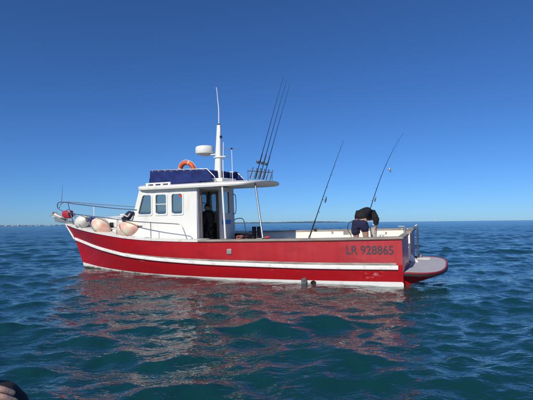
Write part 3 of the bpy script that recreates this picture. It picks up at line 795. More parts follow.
# number on the bow side aft
def text_mesh(txt, width, height):
    cu = bpy.data.curves.new('txt', 'FONT'); cu.body = txt; cu.size = 1; cu.offset = 0.02; cu.resolution_u = 3
    o = bpy.data.objects.new('txt', cu); C.objects.link(o); bpy.context.view_layer.update()
    me = bpy.data.meshes.new_from_object(o.evaluated_get(bpy.context.evaluated_depsgraph_get()))
    bpy.data.objects.remove(o); bpy.data.curves.remove(cu)
    co = np.array([v_.co[:2] for v_ in me.vertices]); lo = co.min(0); hi = co.max(0)
    return me, lambda p: ((p[0] - lo[0]) / (hi[0] - lo[0]) * width, (p[1] - lo[1]) / (hi[1] - lo[1]) * height)
me, f_ = text_mesh('LR 928865', 1.075, 0.215)
bm = bmesh.new(); bm.from_mesh(me)
bmesh.ops.subdivide_edges(bm, edges=[e for e in bm.edges if e.calc_length() > .3], cuts=2)
bmesh.ops.triangulate(bm, faces=bm.faces)
for v_ in bm.verts:
    a, b_ = f_(v_.co); X = 1.262 - a; z = 0.752 + b_
    p = hull_point(X, z); v_.co = (X, p.y + .0035, z)
bm.to_mesh(me); bm.free(); me.materials.append(M['number'])
o = bpy.data.objects.new('registration_number', me); C.objects.link(o); o.parent = boat

# hull fittings
p = hull_point(4.36, .776)
MB().box((4.36, p.y + .006, .776), (.14, .03, .14)).build('vent_plate', 'galv', boat, bevel=.01)
MB().box((4.36, p.y + .022, .776), (.06, .01, .06)).build('vent_plate_grille', 'rail_grey', boat, bevel=.004)
p = hull_point(2.34, .10)
MB().prism([(2.425, p.y - .04, .04), (2.415, p.y - .04, .10), (2.39, p.y - .04, .138), (2.29, p.y - .04, .142), (2.268, p.y - .04, .0), (2.30, p.y - .04, -.01), (2.36, p.y - .04, .005)], (0, .11, 0)).build('exhaust_flap', 'exhaust', boat, bevel=.012)
MB().lathe([(.045, 0), (.07, .0), (.07, .04), (.055, .042), (.05, .01)], (2.12, p.y - .012, .02), 18, (0, 1, 0)).build('exhaust_outlet', 'black', boat)

# bow rails
def prt(x, y, z, sg): return (x, y * sg, z)
top_pts = [(12.36, .03, 2.06), (12.34, .06, 2.18), (12.22, .10, 2.27), (11.9, .18, 2.275), (11.0, .46, 2.19), (9.8, .82, 2.09), (8.6, 1.10, 1.99), (7.78, 1.15, 1.935)]
low_pts = [(12.36, .03, 2.06), (12.1, .09, 1.97), (11.6, .24, 1.89), (11, .42, 1.83), (10, .80, 1.765), (9.14, 1.06, 1.71), (7.82, 1.37, 1.605), (6.9, 1.52, 1.555), (6.05, 1.60, 1.515), (5.88, 1.61, 1.47), (5.80, 1.615, 1.36), (5.69, 1.62, 1.08)]
for sg in (1, -1):
    MB().tube(smooth_path([prt(p_[0], p_[1], p_[2] - (0 if sg > 0 else .085 * max(0, 12.0 - p_[0]) / 4.2), sg) for p_ in top_pts], 6), .0155, 8).build('pulpit_rail', 'steel', boat)
    if sg > 0: MB().tube(smooth_path([prt(*p_, sg) for p_ in low_pts], 6), .0135, 8).build('guard_rail', 'steel', boat)
    for (X, yt, zt) in ((11.55, .295, 2.24), (9.85, .80, 2.09)) if sg > 0 else ():
        yb = f_deck(X) - .05
        MB().tube([(X, yt * sg, zt), (X - .08, yb * sg, z_sheer(X) + .03)], .0135, 8).build('stanchion', 'white' if X < 10 else 'steel', boat)
    for (X, yt, zt) in ((8.5, 1.215, 1.66), (7.0, 1.505, 1.56)) if sg > 0 else ():
        MB().tube([(X, yt * sg, zt), (X, (f_deck(X) - .04) * sg, z_sheer(X) + .03)], .0125, 8).build('stanchion', 'steel', boat)
MB().tube([(12.20, 0, 2.27), (12.15, 0, 2.55), (12.12, 0, 2.92)], [.010, .008, .004], 6).build('bow_staff', 'steel', boat)
# bow roller platform and white pulpit shield
MB().hexa([(11.35, -.14, 1.47), (12.42, -.06, 1.56), (12.42, .06, 1.56), (11.35, .14, 1.47)], [(11.35, -.14, 1.53), (12.42, -.06, 1.61), (12.42, .06, 1.61), (11.35, .14, 1.53)]).build('bow_roller', 'galv', boat, smooth=False, bevel=.008)
for sg in (1, -1):
    MB().prism([(11.9, .10 * sg, 1.55), (12.45, .07 * sg, 1.56), (12.50, .07 * sg, 1.72), (12.36, .07 * sg, 1.74), (11.95, .10 * sg, 1.62)], (0, .012 * sg, 0)).build('roller_cheek', 'galv', boat, smooth=False)
MB().box((11.15, 0, 1.53), (.30, .26, .26)).build('windlass', 'white_worn', boat, bevel=.05)
MB().tube([(11.15, -.22, 1.58), (11.15, .22, 1.58)], [.09, .09], 14).build('windlass_drum', 'galv', boat)
for (x0, x1) in ((11.55, 11.2), (11.38, 10.95)):
    MB().tube([(x0, .22, 1.88), (x1, f_deck(x1) - .06, z_sheer(x1) + .03)], .016, 8).build('pulpit_brace', 'steel', boat)

# ------------------------------------------------------------------ loose gear on the boat
# anchor hung on the bow roller: shank, two curved flukes, crown, shackle
an = thing('anchor', 'grey galvanised plough anchor hanging on the bow roller', 'anchor', (12.35, 0, 1.63))
MB().hexa([(12.1, -.02, 1.66), (12.55, -.02, 1.83), (12.55, .02, 1.83), (12.1, .02, 1.66)], [(12.1, -.02, 1.72), (12.5, -.02, 1.93), (12.5, .02, 1.93), (12.1, .02, 1.72)]).build('shank', 'galv', an, bevel=.006)
for sg in (1, -1):
    rows = []
    for i in range(7):
        t = i / 6
        rows.append([(12.58 - .42 * t + .03 * k, sg * (.012 + (.17 - .12 * t) * k), 1.95 - .22 * t - .26 * k * (1 - .55 * t) + .10 * k * k) for k in np.linspace(0, 1, 6)])
    MB().grid(rows).build('fluke', 'galv', an, solid=.016)
MB().tube([(12.56, -.1, 1.9), (12.56, .1, 1.9)], .022, 8).build('crown', 'galv', an)
MB().tube([(12.07 + .03 * math.cos(t), 0, 1.69 + .03 * math.sin(t)) for t in np.linspace(0, 6.28, 10, endpoint=False)], .009, 6, closed=True).build('shackle', 'galv', an)
# red vinyl bag lashed at the pulpit
rb = thing('red_bag', 'small red bag tied in the pulpit beside the anchor', 'bag', (11.72, .12, 1.70))
m = MB(); rows = []
for i in range(9):
    t = i / 8; z = 1.70 + .25 * t; k = 1 - .30 * (2 * t - 1) ** 4
    rows.append([(11.72 + .05 * math.sin(3 * t) + (.20 + .015 * math.sin(5 * a + 7 * t)) * k * math.copysign(abs(math.cos(a)) ** .55, math.cos(a)), .13 + .12 * k * math.copysign(abs(math.sin(a)) ** .6, math.sin(a)), z + .02 * math.sin(2 * a + 1)) for a in np.linspace(0, 2 * math.pi, 25)])
m.grid(rows); m.f.append(tuple(range(25))); m.f.append(tuple(8 * 25 + k for k in range(25)))
m.build('body', 'red_bag', rb)
MB().tube(smooth_path([(11.6, .13, 1.94), (11.66, .13, 2.0), (11.78, .13, 2.0), (11.84, .13, 1.94)], 4), .010, 6).build('handle', 'black', rb)
MB().box((11.56, .255, 1.84), (.10, .012, .10)).build('dark_panel', 'denim', rb)

# pear-shaped mooring buoys
def buoy(label, c, axis, r, length, m1, mend, nm='mooring_buoy', group='pear buoys on the foredeck', big=1.0):
    t = thing(nm, label, 'buoy', c, group)
    ax = Vector(axis).normalized(); c = Vector(c)
    hl = length / 2
    prof = []
    for i in range(19):
        u = i / 18
        z = -hl + (length - .12) * u
        a = math.pi * u
        rad = r * max(0.0, math.sin(a)) ** 0.62
        if u > .5: rad = r * (max(0.0, math.cos((u - .5) * math.pi)) ** .62 * .88 + .12 * (1 - (u - .5) * 2))
        prof.append((max(rad, .012), z))
    prof = [p_ for p_ in prof if p_[1] < hl - .12]
    MB().lathe(prof, c, 28, ax).build('body', m1, t)
    zc = hl - .20
    MB().lathe([(.075 * big, zc - .10), (.095 * big, zc - .04), (.09 * big, zc + .03), (.06 * big, zc + .09), (.055 * big, zc + .16), (.03, zc + .19)], c, 18, ax).build('rope_eye', mend, t)
    return t
b1 = buoy('round white buoy stained pink, with dark blue end pointing forward', (9.62, .80, 1.455), (1, .10, .62), .268, .92, 'buoy', 'buoy_end', big=1.45)
b2 = buoy('long white buoy stained pink lying against the wheelhouse front corner', (8.14, 1.08, 1.37), (-1, .1, .12), .272, 1.16, 'buoy', 'rope', big=.7)
b3 = buoy('plain white buoy nearest the bow, behind steel braces', (10.74, .40, 1.57), (-.9, .1, .30), .235, .80, 'buoy2', 'rope')
# lashings of the buoys
def cord(label, pts, name='rope', m='rope', r=.009, cat='rope', group=None):
    t = thing(name, label, cat, pts[0], group)
    MB().tube(smooth_path(pts, 6), r, 6).build('strand', m, t)
    return t
cord('thin dark cord tied round the round pink stained buoy', [(9.86, .86, 1.735), (9.83, 1.02, 1.60), (9.70, 1.075, 1.42), (9.55, 1.04, 1.28), (9.45, .95, 1.19)], r=.008)
cord('thin dark cord tied across the long pink stained buoy', [(8.35, 1.32, 1.64), (8.30, 1.345, 1.45), (8.20, 1.35, 1.30), (8.0, 1.30, 1.13)], r=.008)
cord('grey mooring line running from the pulpit to the deck', [(11.3, .30, 1.87), (11.0, .40, 1.70), (10.74, .60, 1.52), (10.60, .61, 1.33)], r=.008)
# jacket bundled over the rail
jk = thing('jacket', 'dark navy jacket bundled over the rail at the wheelhouse front', 'jacket', (8.08, 1.2, 1.62))
rows = []
rnd = random.Random(5)
for i in range(15):
    t = i / 14; row = []
    for k in range(13):
        a = 2 * math.pi * k / 12
        rr2 = .12 * math.sin(math.pi * min(.97, t + .03)) ** .5 * (1 + .22 * math.sin(3 * a + 5 * t) + .12 * math.sin(5 * a - 9 * t))
        row.append((8.27 - .36 * t + .05 * math.sin(4 * t) + .3 * rr2 * math.cos(a), 1.20 + rr2 * math.cos(a) * .8, 1.63 + .22 * t ** 1.2 + rr2 * math.sin(a)))
    rows.append(row)
m = MB(); m.grid(rows); m.f.append(tuple(range(13))); m.f.append(tuple(14 * 13 + k for k in range(13))); m.build('cloth', 'denim', jk)
MB().tube(smooth_path([(8.2, 1.30, 1.72), (8.1, 1.33, 1.78), (8.0, 1.32, 1.74), (7.93, 1.29, 1.83)], 5), .022, 8).build('pale_lining', 'bucket', jk)

# life ring behind the canvas
lr = thing('life_ring', 'orange life ring standing behind the navy spray canvas', 'life ring', (6.33, .55, 2.66))
RC = Vector((6.33, .55, 3.07)); q_ = Matrix.Rotation(R(-8), 3, 'X')
def ringpt(a, r_=.245): return RC + q_ @ Vector((r_ * math.cos(a), 0, r_ * math.sin(a)))
MB().tube([ringpt(a) for a in np.linspace(0, 2 * math.pi, 48, endpoint=False)], .068, 14, closed=True).build('ring', 'orange', lr)
for k in range(4):
    a0 = R(22 + 90 * k)
    b_ = MB().tube([ringpt(a) for a in np.linspace(a0 - .045, a0 + .045, 4)], .0705, 14).build('reflective_band', 'lash', lr)
gl_ = []
for i in range(64):
    a = 2 * math.pi * i / 64; gl_.append(ringpt(a, .322 + .012 * abs(math.sin(2 * (a - R(22))))))
MB().tube(gl_, .007, 6, closed=True).build('grab_line', 'lash', lr)
MB().tube([(6.33, .55, 2.66), (6.33, .55, 2.82)], .015, 6).build('bracket', 'steel', lr)

# fishing rods
def rod(label, butt, tip, bend=0.0, reel_at=.14, group='fishing rods', line_to=None, reel_side=(0, 0, 0), thick=1.0, rig=None):
    b_ = Vector(butt); t_ = Vector(tip)
    t = thing('fishing_rod', label, 'fishing rod', butt, group)
    d_ = (t_ - b_); L_ = d_.length; d_.normalize()
    side = Vector((-1, 0, 0)) - d_ * Vector((-1, 0, 0)).dot(d_); side.normalize()
    pts = []
    for i in range(25):
        s_ = i / 24; pts.append(b_ + d_ * L_ * s_ + side * bend * (-math.sin(math.pi * s_ * .5) * .0 + (s_ ** 3.2 - s_)))
    MB().tube(pts, [(.0125 * (1 - .80 * i / 24)) * thick for i in range(25)], 7).build('blank', 'rod', t)
    MB().tube([pts[0], pts[1], pts[2]], .017, 10).build('butt_grip', 'black', t)
    k = max(3, int(reel_at * 24)); MB().tube([pts[k], pts[k + 1], pts[k + 2]], .016, 10).build('fore_grip', 'black', t)
    rs = Vector(reel_side) if Vector(reel_side).length > 0 else -side
    rp = pts[k] + rs * .095
    rl = MB().lathe([(.012, -.055), (.040, -.05), (.042, -.035), (.030, -.03), (.030, .02), (.042, .025), (.038, .04), (.012, .045)], rp, 16, d_).build('reel', 'reel', t)
    m = MB(); m.tube([pts[k] + d_ * -.03, rp - d_ * .02], .012, 6); m.tube([rp, rp + Vector((0, .07, 0)) + d_ * -.03, rp + Vector((0, .10, 0)) + d_ * .03], .008, 6); m.build('handle', 'black', rl)
    for s_ in (.32, .44, .56, .67, .77, .86, .94):
        i = int(s_ * 24); c = pts[i] + rs * .028 * (1.2 - s_ * .6)
        e1 = d_.orthogonal().normalized(); e2 = d_.cross(e1); rr3 = .022 * (1.25 - s_)
        MB().tube([c + (e1 * math.cos(a) + e2 * math.sin(a)) * rr3 for a in np.linspace(0, 2 * math.pi, 8, endpoint=False)], .004, 5, closed=True).build('line_guide', 'steel', t)
    if rig:
        a, z0 = rig; pp = pts[int(a * 24)]; e = Vector(z0)
        MB().tube([pp, e], .001, 4).build('line', 'rod', t)
        MB().lathe([(.004, -.09), (.018, -.05), (.022, 0), (.012, .06), (.004, .08)], e, 8, (d_ + Vector((0, 0, .3)))).build('lure', 'reel', t)
    return t
RD = Vector((-.325, 0, .9457))
for i, (y, lab, tip) in enumerate(((.40, 'leftmost of the three rods standing in the roof rack', (3.134, .45, 5.53)), (.12, 'middle one of the three rods in the roof rack', (3.15, .15, 5.52)), (-.17, 'rightmost of the three rods standing in the roof rack', (3.173, -.15, 5.45)))):
    rod('dark ' + lab[:0] + 'fishing rod, ' + lab, (4.12, y, 2.72), tip, bend=.02, reel_at=.19, thick=1.1, reel_side=(.35, .55, .1))
rod('dark fishing rod in a holder on the near gunwale', (2.19, 1.60, 1.09), (1.21, 1.75, 3.42), bend=.03, reel_at=.13, reel_side=(-.9, 0, -.35), thick=1.15, rig=(.47, (1.70, 1.68, 2.06)))
rod('dark fishing rod with curved tip rising behind the bent person', (1.42, -1.42, 1.12), (.20, -1.46, 3.93), bend=.30, reel_at=.12, thick=1.25, rig=(.40, (1.06, -1.43, 2.02)))
# bait hung on a line from the curved rod's tip
bw = thing('lure', 'small dark lure hanging in the air from the curved rod', 'lure', (.62, -1.5, 2.84))
MB().lathe([(.004, -.08), (.02, -.055), (.032, 0), (.03, .04), (.012, .07), (.004, .075)], (.62, -1.5, 2.88), 10, (.25, 0, 1)).build('body', 'galv', bw)
MB().tube([(.62, -1.5, 2.95), (.30, -1.47, 3.72)], .0007, 4).build('line', 'rod', bw)
# rod holder tubes on the gunwales
for (x, y, z) in ((2.21, 1.60, 1.03), (1.44, -1.42, 1.03)):
    MB().tube([(x, y, z), (x - .055, y, z + .16)], .026, 10).build('gunwale_rod_holder', 'steel', boat)

# rubber boots on the locker
def boot(label, x, y):
    t = thing('rubber_boot', label, 'boot', (x, y, .86), 'pair of black boots')
    rows = []
    for z, cx_, a, b_ in ((.862, 0.05, .135, .052), (.90, .05, .135, .055), (.94, .045, .125, .053), (.965, .02, .095, .052), (1.0, 0, .068, .054), (1.1, 0, .062, .056), (1.2, .004, .068, .062), (1.285, .004, .070, .064)):
        rows.append([(x + b_ * 1.05 * math.sin(k), y + cx_ + a * math.cos(k), z) for k in np.linspace(0, 2 * math.pi, 17)])
    m = MB(); m.grid(rows); m.f.append(tuple(range(17))); m.build('shaft', 'black', t, solid=.008)
    MB().prism([(x + .060 * math.sin(k), y + .05 + .142 * math.cos(k), .8605) for k in np.linspace(0, 2 * math.pi, 16, endpoint=False)], (0, 0, .022)).build('sole', 'rope', t)
boot('black rubber boot on the locker, the one nearer the wheelhouse', 4.70, -.64)
boot('black rubber boot on the locker, the one nearer the steel post', 4.54, -.66)
# coil of red and dark rope
rc = thing('rope_coil', 'heap of red and dark rope on the locker behind the wheelhouse', 'rope', (5.05, -.75, .86))
pts = []
for i in range(150):
    a = i * .42; rad = .19 + .06 * math.sin(i * .53) ; pts.append((5.05 + rad * 1.25 * math.cos(a), -.72 + rad * math.sin(a), .88 + .0009 * i + .018 * math.sin(i * 1.7)))
MB().tube(pts, .017, 6).build('strand', 'rope_red', rc)
pts = []
for i in range(70):
    a = i * .5 + 1; rad = .15 + .04 * math.sin(i * .9); pts.append((4.95 + rad * math.cos(a), -.62 + rad * math.sin(a), .89 + .0016 * i + .014 * math.sin(i * 2.1)))
MB().tube(pts, .015, 6).build('dark_strand', 'black', rc)
# tackle on the gunwale near the post
tk = thing('red_float', 'small red float lying on the near gunwale by the steel post', 'float', (3.30, 1.58, 1.11))
MB().lathe([(.006, -.07), (.028, -.05), (.036, 0), (.028, .05), (.006, .07)], (3.30, 1.56, 1.145), 12, (1, .2, 0)).build('body', 'red_bag', tk)
MB().tube([(3.36, 1.57, 1.145), (3.46, 1.58, 1.12), (3.62, 1.55, 1.11)], .004, 5).build('cord', 'lash', tk)
# bucket beside the person
bk = thing('bucket', 'off white plastic bucket beside the bent person', 'bucket', (.95, -.32, .90))
MB().lathe([(.06, .90), (.075, .90), (.095, 1.24), (.103, 1.24), (.103, 1.265), (.088, 1.265), (.068, .93), (.01, .93)], (.95, -.32, 0), 24).build('pail', 'bucket', bk)
MB().tube([(.95 + .103 * math.cos(a), -.32 + .05 * math.sin(a), 1.24 + .10 * math.sin(a)) for a in np.linspace(0.1, math.pi - .1, 12)], .005, 5).build('handle', 'steel', bk)
MB().box((.95, -.35, .65), (.55, .55, .49)).build('bait_locker', 'inner_white', boat, bevel=.02)
cord('black hose looping down beside the bent person', [(1.26, .16, 1.53), (1.46, .30, 1.43), (1.51, .33, 1.30), (1.49, .34, 1.20), (1.43, .34, 1.12), (1.42, .36, .98)], 'hose', 'black', .009, 'hose')

# ------------------------------------------------------------------ people
def skin_mesh(joints, edges, root, sub=2):
    names = list(joints); idx = {n_: i for i, n_ in enumerate(names)}
    me = bpy.data.meshes.new('body_src')
    me.from_pydata([joints[n_][0] for n_ in names], [(idx[a], idx[b_]) for a, b_ in edges], [])
    o = bpy.data.objects.new('body_src', me); C.objects.link(o)
    o.modifiers.new('skin', 'SKIN')
    if not me.skin_vertices:
        bpy.context.view_layer.objects.active = o
        bpy.ops.mesh.customdata_skin_add()
    sv = me.skin_vertices[0].data
    for i, n_ in enumerate(names):
        r_ = joints[n_][1]; sv[i].radius = (r_, r_) if not isinstance(r_, tuple) else r_
        sv[i].use_root = (n_ == root)
    o.modifiers['skin'].use_smooth_shade = True
    md = o.modifiers.new('sub', 'SUBSURF'); md.levels = sub; md.render_levels = sub
    bpy.context.view_layer.update()
    out = bpy.data.meshes.new_from_object(o.evaluated_get(bpy.context.evaluated_depsgraph_get()))
    bpy.data.objects.remove(o)
    out.shade_smooth()
    return out
from mathutils import noise as mnoise
def put(me, name, m, parent, folds=0.0):
    if folds:
        bm = bmesh.new(); bm.from_mesh(me)
        bmesh.ops.subdivide_edges(bm, edges=bm.edges, cuts=1, use_grid_fill=True, smooth=0.5)
        bm.normal_update()
        for v_ in bm.verts:
            p_ = v_.co
            a_ = mnoise.noise(Vector((p_.x * 9, p_.y * 9, p_.z * 22))) ; b_ = mnoise.noise(Vector((p_.x * 26 + 4, p_.y * 20, p_.z * 30)))
            v_.co = p_ + v_.normal * folds * (1.0 - 2.2 * abs(a_) + 0.35 * b_)
        bm.to_mesh(me); bm.free(); me.shade_smooth()
    o0 = offs(parent)
    me.transform(Matrix.Translation(-o0)); me.name = name
    me.materials.clear(); me.materials.append(M[m])
    o = bpy.data.objects.new(name, me); C.objects.link(o); o.parent = parent
    return o
def sub_skel(J, E, keep, grow, root, rep=None):
    JJ = {k: (J[k][0], (J[k][1][0] + grow, J[k][1][1] + grow) if isinstance(J[k][1], tuple) else J[k][1] + grow) for k in keep}
    if rep: JJ.update(rep)
    EE = [(a, b_) for a, b_ in E if a in JJ and b_ in JJ]
    return skin_mesh(JJ, EE, root)
def hand(J, E, wrist, side, fwd, across, pref, curl=.3, s=1.0):
    """palm and five fingers rooted in it; fwd = finger direction, across = towards the thumb"""
    w_ = Vector(J[wrist][0]); f_ = Vector(fwd).normalized(); a_ = Vector(across).normalized(); n_ = f_.cross(a_).normalized() * side
    J[pref + 'palm'] = (w_ + f_ * .05 * s, .026 * s); J[pref + 'knuck'] = (w_ + f_ * .088 * s, .028 * s)
    E += [(wrist, pref + 'palm'), (pref + 'palm', pref + 'knuck')]
    for k, (o_, L_) in enumerate(((.030, .070), (.011, .080), (-.010, .074), (-.030, .058))):
        p0 = w_ + f_ * .105 * s + a_ * o_ * s
        p1 = p0 + (f_ * math.cos(curl) - n_ * math.sin(curl)) * L_ * .5 * s; p2 = p1 + (f_ * math.cos(2 * curl) - n_ * math.sin(2 * curl)) * L_ * .5 * s
        for q, pp, r_ in (('a', p0, .0098), ('b', p1, .0088), ('c', p2, .0072)): J[f'{pref}f{k}{q}'] = (pp, r_ * s)
        E += [(pref + 'knuck', f'{pref}f{k}a'), (f'{pref}f{k}a', f'{pref}f{k}b'), (f'{pref}f{k}b', f'{pref}f{k}c')]
    t0 = w_ + f_ * .045 * s + a_ * .034 * s; t1 = t0 + (f_ * .7 + a_ * .7) * .035 * s; t2 = t1 + (f_ * .9 + a_ * .3 - n_ * .2) * .03 * s
    for q, pp, r_ in (('a', t0, .013), ('b', t1, .011), ('c', t2, .0085)): J[f'{pref}t{q}'] = (pp, r_ * s)
    E += [(pref + 'palm', pref + 'ta'), (pref + 'ta', pref + 'tb'), (pref + 'tb', pref + 'tc')]

# the angler bent double over the bait locker, back to the camera
pj = {
 'pelvis': ((1.085, .19, 1.41), .145), 'belly': ((1.075, .07, 1.55), .140), 'chest': ((1.04, -.12, 1.64), .150), 'upper': ((1.0, -.30, 1.61), .125),
 'neck': ((.98, -.44, 1.545), .06), 'skull': ((.97, -.55, 1.48), .088), 'jaw': ((.97, -.60, 1.40), .062), 'nose': ((.97, -.675, 1.445), .018),
 'earL': ((1.06, -.53, 1.47), .018), 'earR': ((.88, -.53, 1.47), .018),
 'hipL': ((1.20, .19, 1.32), .112), 'kneeL': ((1.215, .14, .90), .064), 'calfL': ((1.22, .22, .74), .062), 'ankL': ((1.225, .25, .47), .040), 'toeL': ((1.235, .03, .435), .035), 'heelL': ((1.225, .29, .435), .035),
 'hipR': ((.97, .19, 1.32), .112), 'kneeR': ((.945, .14, .90), .064), 'calfR': ((.94, .22, .74), .062), 'ankR': ((.935, .25, .47), .040), 'toeR': ((.925, .03, .435), .035), 'heelR': ((.935, .29, .435), .035),
 'shR': ((.83, -.27, 1.63), .078), 'elR': ((.725, -.20, 1.43), .052), 'wrR': ((.765, -.26, 1.245), .030),
 'shL': ((1.18, -.27, 1.60), .078), 'elL': ((1.24, -.36, 1.36), .052), 'wrL': ((1.10, -.47, 1.20), .030)}
pe = [('pelvis', 'belly'), ('belly', 'chest'), ('chest', 'upper'), ('upper', 'neck'), ('neck', 'skull'), ('skull', 'jaw'), ('skull', 'nose'), ('skull', 'earL'), ('skull', 'earR'),
 ('upper', 'shR'), ('shR', 'elR'), ('elR', 'wrR'), ('upper', 'shL'), ('shL', 'elL'), ('elL', 'wrL')]
for s_ in 'LR': pe += [('pelvis', 'hip' + s_), ('hip' + s_, 'knee' + s_), ('knee' + s_, 'calf' + s_), ('calf' + s_, 'ank' + s_), ('ank' + s_, 'toe' + s_), ('ank' + s_, 'heel' + s_)]
hand(pj, pe, 'wrR', 1, (.25, -.1, -1), (.9, .2, .2), 'hr', .45); hand(pj, pe, 'wrL', -1, (-.3, -.1, -1), (-.9, .2, .2), 'hl', .45)
for k_ in pj:
    v0 = pj[k_][0]; up_ = .03 * min(1, max(0, (v0[2] - .9) / .4))
    pj[k_] = ((v0[0] + .12, v0[1], v0[2] + up_), pj[k_][1])
p1 = thing('person', 'person in black top and navy shorts bent over in the cockpit', 'person', (1.08, .15, .40))
put(skin_mesh(pj, pe, 'pelvis'), 'body', 'skin', p1)
put(sub_skel(pj, pe + [('belly', 'hem'), ('elR', 'wrR2'), ('elL', 'wrL2')], ['belly', 'chest', 'upper', 'shR', 'elR', 'shL', 'elL', 'neck'], .030, 'chest', {'neck': ((1.105, -.43, 1.585), .088), 'upper': ((1.120, -.30, 1.645), .172), 'wrR2': ((0.875, -.245, 1.330), .048), 'wrL2': ((1.260, -.44, 1.280), .048), 'hem': ((1.210, .180, 1.455), .176)}), 'shirt', 'shirt', p1, .016)
put(sub_skel(pj, pe + [('hipL', 'hemL'), ('hipR', 'hemR'), ('pelvis', 'waist')], ['pelvis', 'hipL', 'hipR'], .024, 'pelvis', {'hemL': ((1.338, .168, 1.085), .108), 'hemR': ((1.065, .170, 1.150), .108), 'waist': ((1.205, .172, 1.485), .160)}), 'shorts', 'shorts', p1, .014)
put(skin_mesh({'a': ((1.09, -.50, 1.55), .085), 'b': ((1.09, -.575, 1.55), .085), 'c': ((1.09, -.52, 1.48), .08)}, [('a', 'b'), ('a', 'c')], 'a'), 'hair', 'hair', p1)

# the skipper in the doorway, dressed in black
sj = {
 'pelvis': ((5.93, .16, 1.26), .135), 'belly': ((5.93, .15, 1.42), .130), 'chest': ((5.93, .12, 1.58), .140), 'upper': ((5.94, .09, 1.71), .115),
 'neck': ((5.955, .06, 1.83), .055), 'skull': ((5.97, .04, 1.955), .088), 'jaw': ((6.02, .03, 1.885), .062), 'nose': ((6.075, .03, 1.935), .018), 'crown': ((5.965, .04, 2.0), .08), 'earL': ((5.97, .135, 1.945), .018), 'earR': ((5.965, -.05, 1.945), .018),
 'hipL': ((5.93, .27, 1.20), .10), 'kneeL': ((5.95, .28, .83), .065), 'ankL': ((5.93, .29, .48), .04), 'toeL': ((6.12, .30, .435), .035),
 'hipR': ((5.93, .06, 1.20), .10), 'kneeR': ((5.95, .05, .83), .065), 'ankR': ((5.93, .05, .48), .04), 'toeR': ((6.12, .04, .435), .035),
 'shL': ((5.93, .30, 1.69), .075), 'elL': ((5.98, .37, 1.42), .05), 'wrL': ((6.22, .26, 1.40), .03), 'shR': ((5.94, -.12, 1.69), .075), 'elR': ((5.98, -.2, 1.42), .05), 'wrR': ((6.22, -.1, 1.40), .03)}
se = [('pelvis', 'belly'), ('belly', 'chest'), ('chest', 'upper'), ('upper', 'neck'), ('neck', 'skull'), ('skull', 'jaw'), ('skull', 'nose'), ('skull', 'crown'), ('skull', 'earL'), ('skull', 'earR')]
for s_ in 'LR': se += [('pelvis', 'hip' + s_), ('hip' + s_, 'knee' + s_), ('knee' + s_, 'ank' + s_), ('ank' + s_, 'toe' + s_), ('upper', 'sh' + s_), ('sh' + s_, 'el' + s_), ('el' + s_, 'wr' + s_)]
hand(sj, se, 'wrL', 1, (1, -.2, -.1), (0, -1, .2), 'hl', .5); hand(sj, se, 'wrR', -1, (1, .2, -.1), (0, 1, .2), 'hr', .5)
p2 = thing('person', 'person in black standing in the shade of the wheelhouse doorway', 'person', (5.93, .16, .40))
def slim(J, names, k): return {n_: ((v_[0], v_[1] * k) if n_ in names else v_) for n_, v_ in J.items()}
put(skin_mesh(slim(sj, ('pelvis', 'belly', 'chest', 'upper', 'hipL', 'hipR', 'shL', 'shR'), .72), se, 'pelvis'), 'body', 'skin', p2)
put(sub_skel(sj, se, ['pelvis', 'belly', 'chest', 'upper', 'neck', 'shL', 'elL', 'shR', 'elR', 'wrL', 'wrR'], .035, 'chest'), 'jacket', 'shirt', p2, .014)
put(sub_skel(sj, se, ['pelvis', 'hipL', 'hipR', 'kneeL', 'kneeR', 'ankL', 'ankR'], .02, 'pelvis'), 'trousers', 'shirt', p2)
def hair_cap(c, r_, fwd, parent):
    c = Vector(c); f_ = Vector(fwd).normalized(); rows = []
    for i in range(9):
        th = R(8 + 92 * i / 8); row = []
        for k in range(25):
            ph = 2 * math.pi * k / 24; d_ = Vector((math.sin(th) * math.cos(ph), math.sin(th) * math.sin(ph), math.cos(th)))
            front = max(0, d_.dot(f_)); e = th - front * R(38) * (i / 8)
            d_ = Vector((math.sin(e) * math.cos(ph), math.sin(e) * math.sin(ph), math.cos(e) * 1.06))
            row.append(c + d_ * r_ * (1 + .03 * math.sin(ph * 9 + i)))
        rows.append(row)
    m = MB(); m.grid(rows); m.f.append(tuple(range(25)))
    m.build('hair', 'hair', parent, angle=80)
hair_cap((5.965, .04, 1.965), .092, (1, 0, 0), p2)

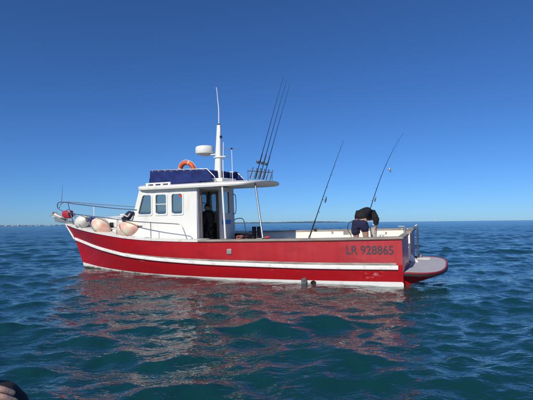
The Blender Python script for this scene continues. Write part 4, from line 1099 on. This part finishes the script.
# ------------------------------------------------------------------ the photographer's dinghy, and the crew member whose knee is in the corner
ID = Matrix.Identity(4)
dg = thing('inflatable_boat', 'grey inflatable boat the picture is taken from', 'boat', (-.2, -.5, 0), frame=ID)
path = smooth_path([(-1.15, -3.2, .30), (-1.15, -1.5, .30), (-1.15, .2, .32), (-.95, 1.0, .36), (-.2, 1.45, .40), (.55, 1.0, .36), (.75, .2, .32), (.75, -1.5, .30), (.75, -3.2, .30)], 7)
MB().tube(path, .235, 18).build('tube', 'dinghy', dg)
MB().box((-.2, -1.1, .16), (1.5, 3.9, .06)).build('floor', 'dinghy', dg, bevel=.02)
MB().box((-.2, -3.0, .42), (1.5, .07, .55)).build('transom', 'dinghy', dg, bevel=.02)
MB().box((-1.0, .62, .60), (.62, .45, .16)).build('seat', 'black', dg, bevel=.04)
kj = {
 'pelvis': ((-.98, .70, .82), .14), 'belly': ((-1.03, .64, 1.0), .135), 'chest': ((-1.06, .60, 1.17), .145), 'upper': ((-1.07, .61, 1.30), .12), 'neck': ((-1.07, .63, 1.41), .055), 'skull': ((-1.06, .66, 1.53), .088), 'jaw': ((-1.04, .72, 1.46), .062), 'nose': ((-1.03, .77, 1.51), .018), 'earL': ((-1.155, .66, 1.52), .018), 'earR': ((-.97, .65, 1.52), .018),
 'hipR': ((-.92, .74, .84), .095), 'kneeR': ((-.690, 1.165, 1.072), .070), 'shinR': ((-.69, 1.23, .86), .058), 'ankR': ((-.67, 1.27, .66), .042), 'toeR': ((-.62, 1.42, .63), .035),
 'hipL': ((-1.10, .76, .84), .095), 'kneeL': ((-1.12, 1.17, .95), .066), 'shinL': ((-1.08, 1.20, .75), .058), 'ankL': ((-.98, 1.12, .55), .042), 'toeL': ((-.92, 1.27, .60), .035),
 'shR': ((-.90, .66, 1.28), .072), 'elR': ((-.95, .80, 1.05), .050), 'wrR': ((-.742, 1.000, 1.108), .031),
 'shL': ((-1.24, .65, 1.27), .072), 'elL': ((-1.33, .85, 1.09), .05), 'wrL': ((-1.20, 1.04, 1.04), .031)}
for k_ in kj: kj[k_] = ((kj[k_][0][0] - .014, kj[k_][0][1], kj[k_][0][2] - (.008 if kj[k_][0][2] > .7 else 0)), kj[k_][1])
ke = [('pelvis', 'belly'), ('belly', 'chest'), ('chest', 'upper'), ('upper', 'neck'), ('neck', 'skull'), ('skull', 'jaw'), ('skull', 'nose'), ('skull', 'earL'), ('skull', 'earR')]
for s_ in 'LR': ke += [('pelvis', 'hip' + s_), ('hip' + s_, 'knee' + s_), ('knee' + s_, 'shin' + s_), ('shin' + s_, 'ank' + s_), ('ank' + s_, 'toe' + s_), ('upper', 'sh' + s_), ('sh' + s_, 'el' + s_), ('el' + s_, 'wr' + s_)]
hand(kj, ke, 'wrR', 1, (1, .30, .02), (-.25, .70, .65), 'hr', .42); hand(kj, ke, 'wrL', -1, (.3, .9, -.3), (.9, -.3, .0), 'hl', .3)
p3 = thing('person', 'person cut off by the lower left corner, dark knee and hand showing', 'person', (-.95, .6, .2), frame=ID)
put(skin_mesh(kj, ke, 'pelvis'), 'body', 'skin_pale', p3)
put(sub_skel(kj, ke, ['pelvis', 'hipL', 'hipR', 'kneeL', 'kneeR', 'shinL', 'shinR'], .016, 'pelvis', {'waist': ((-1.0, .68, .92), .15)}), 'trousers', 'trouser', p3, .006)
put(sub_skel(kj, ke, ['belly', 'chest', 'upper', 'shL', 'shR', 'elL', 'elR'], .018, 'chest'), 'shirt', 'shirt', p3)
hair_cap((-1.06, .66, 1.54), .092, (.3, 1, 0), p3)
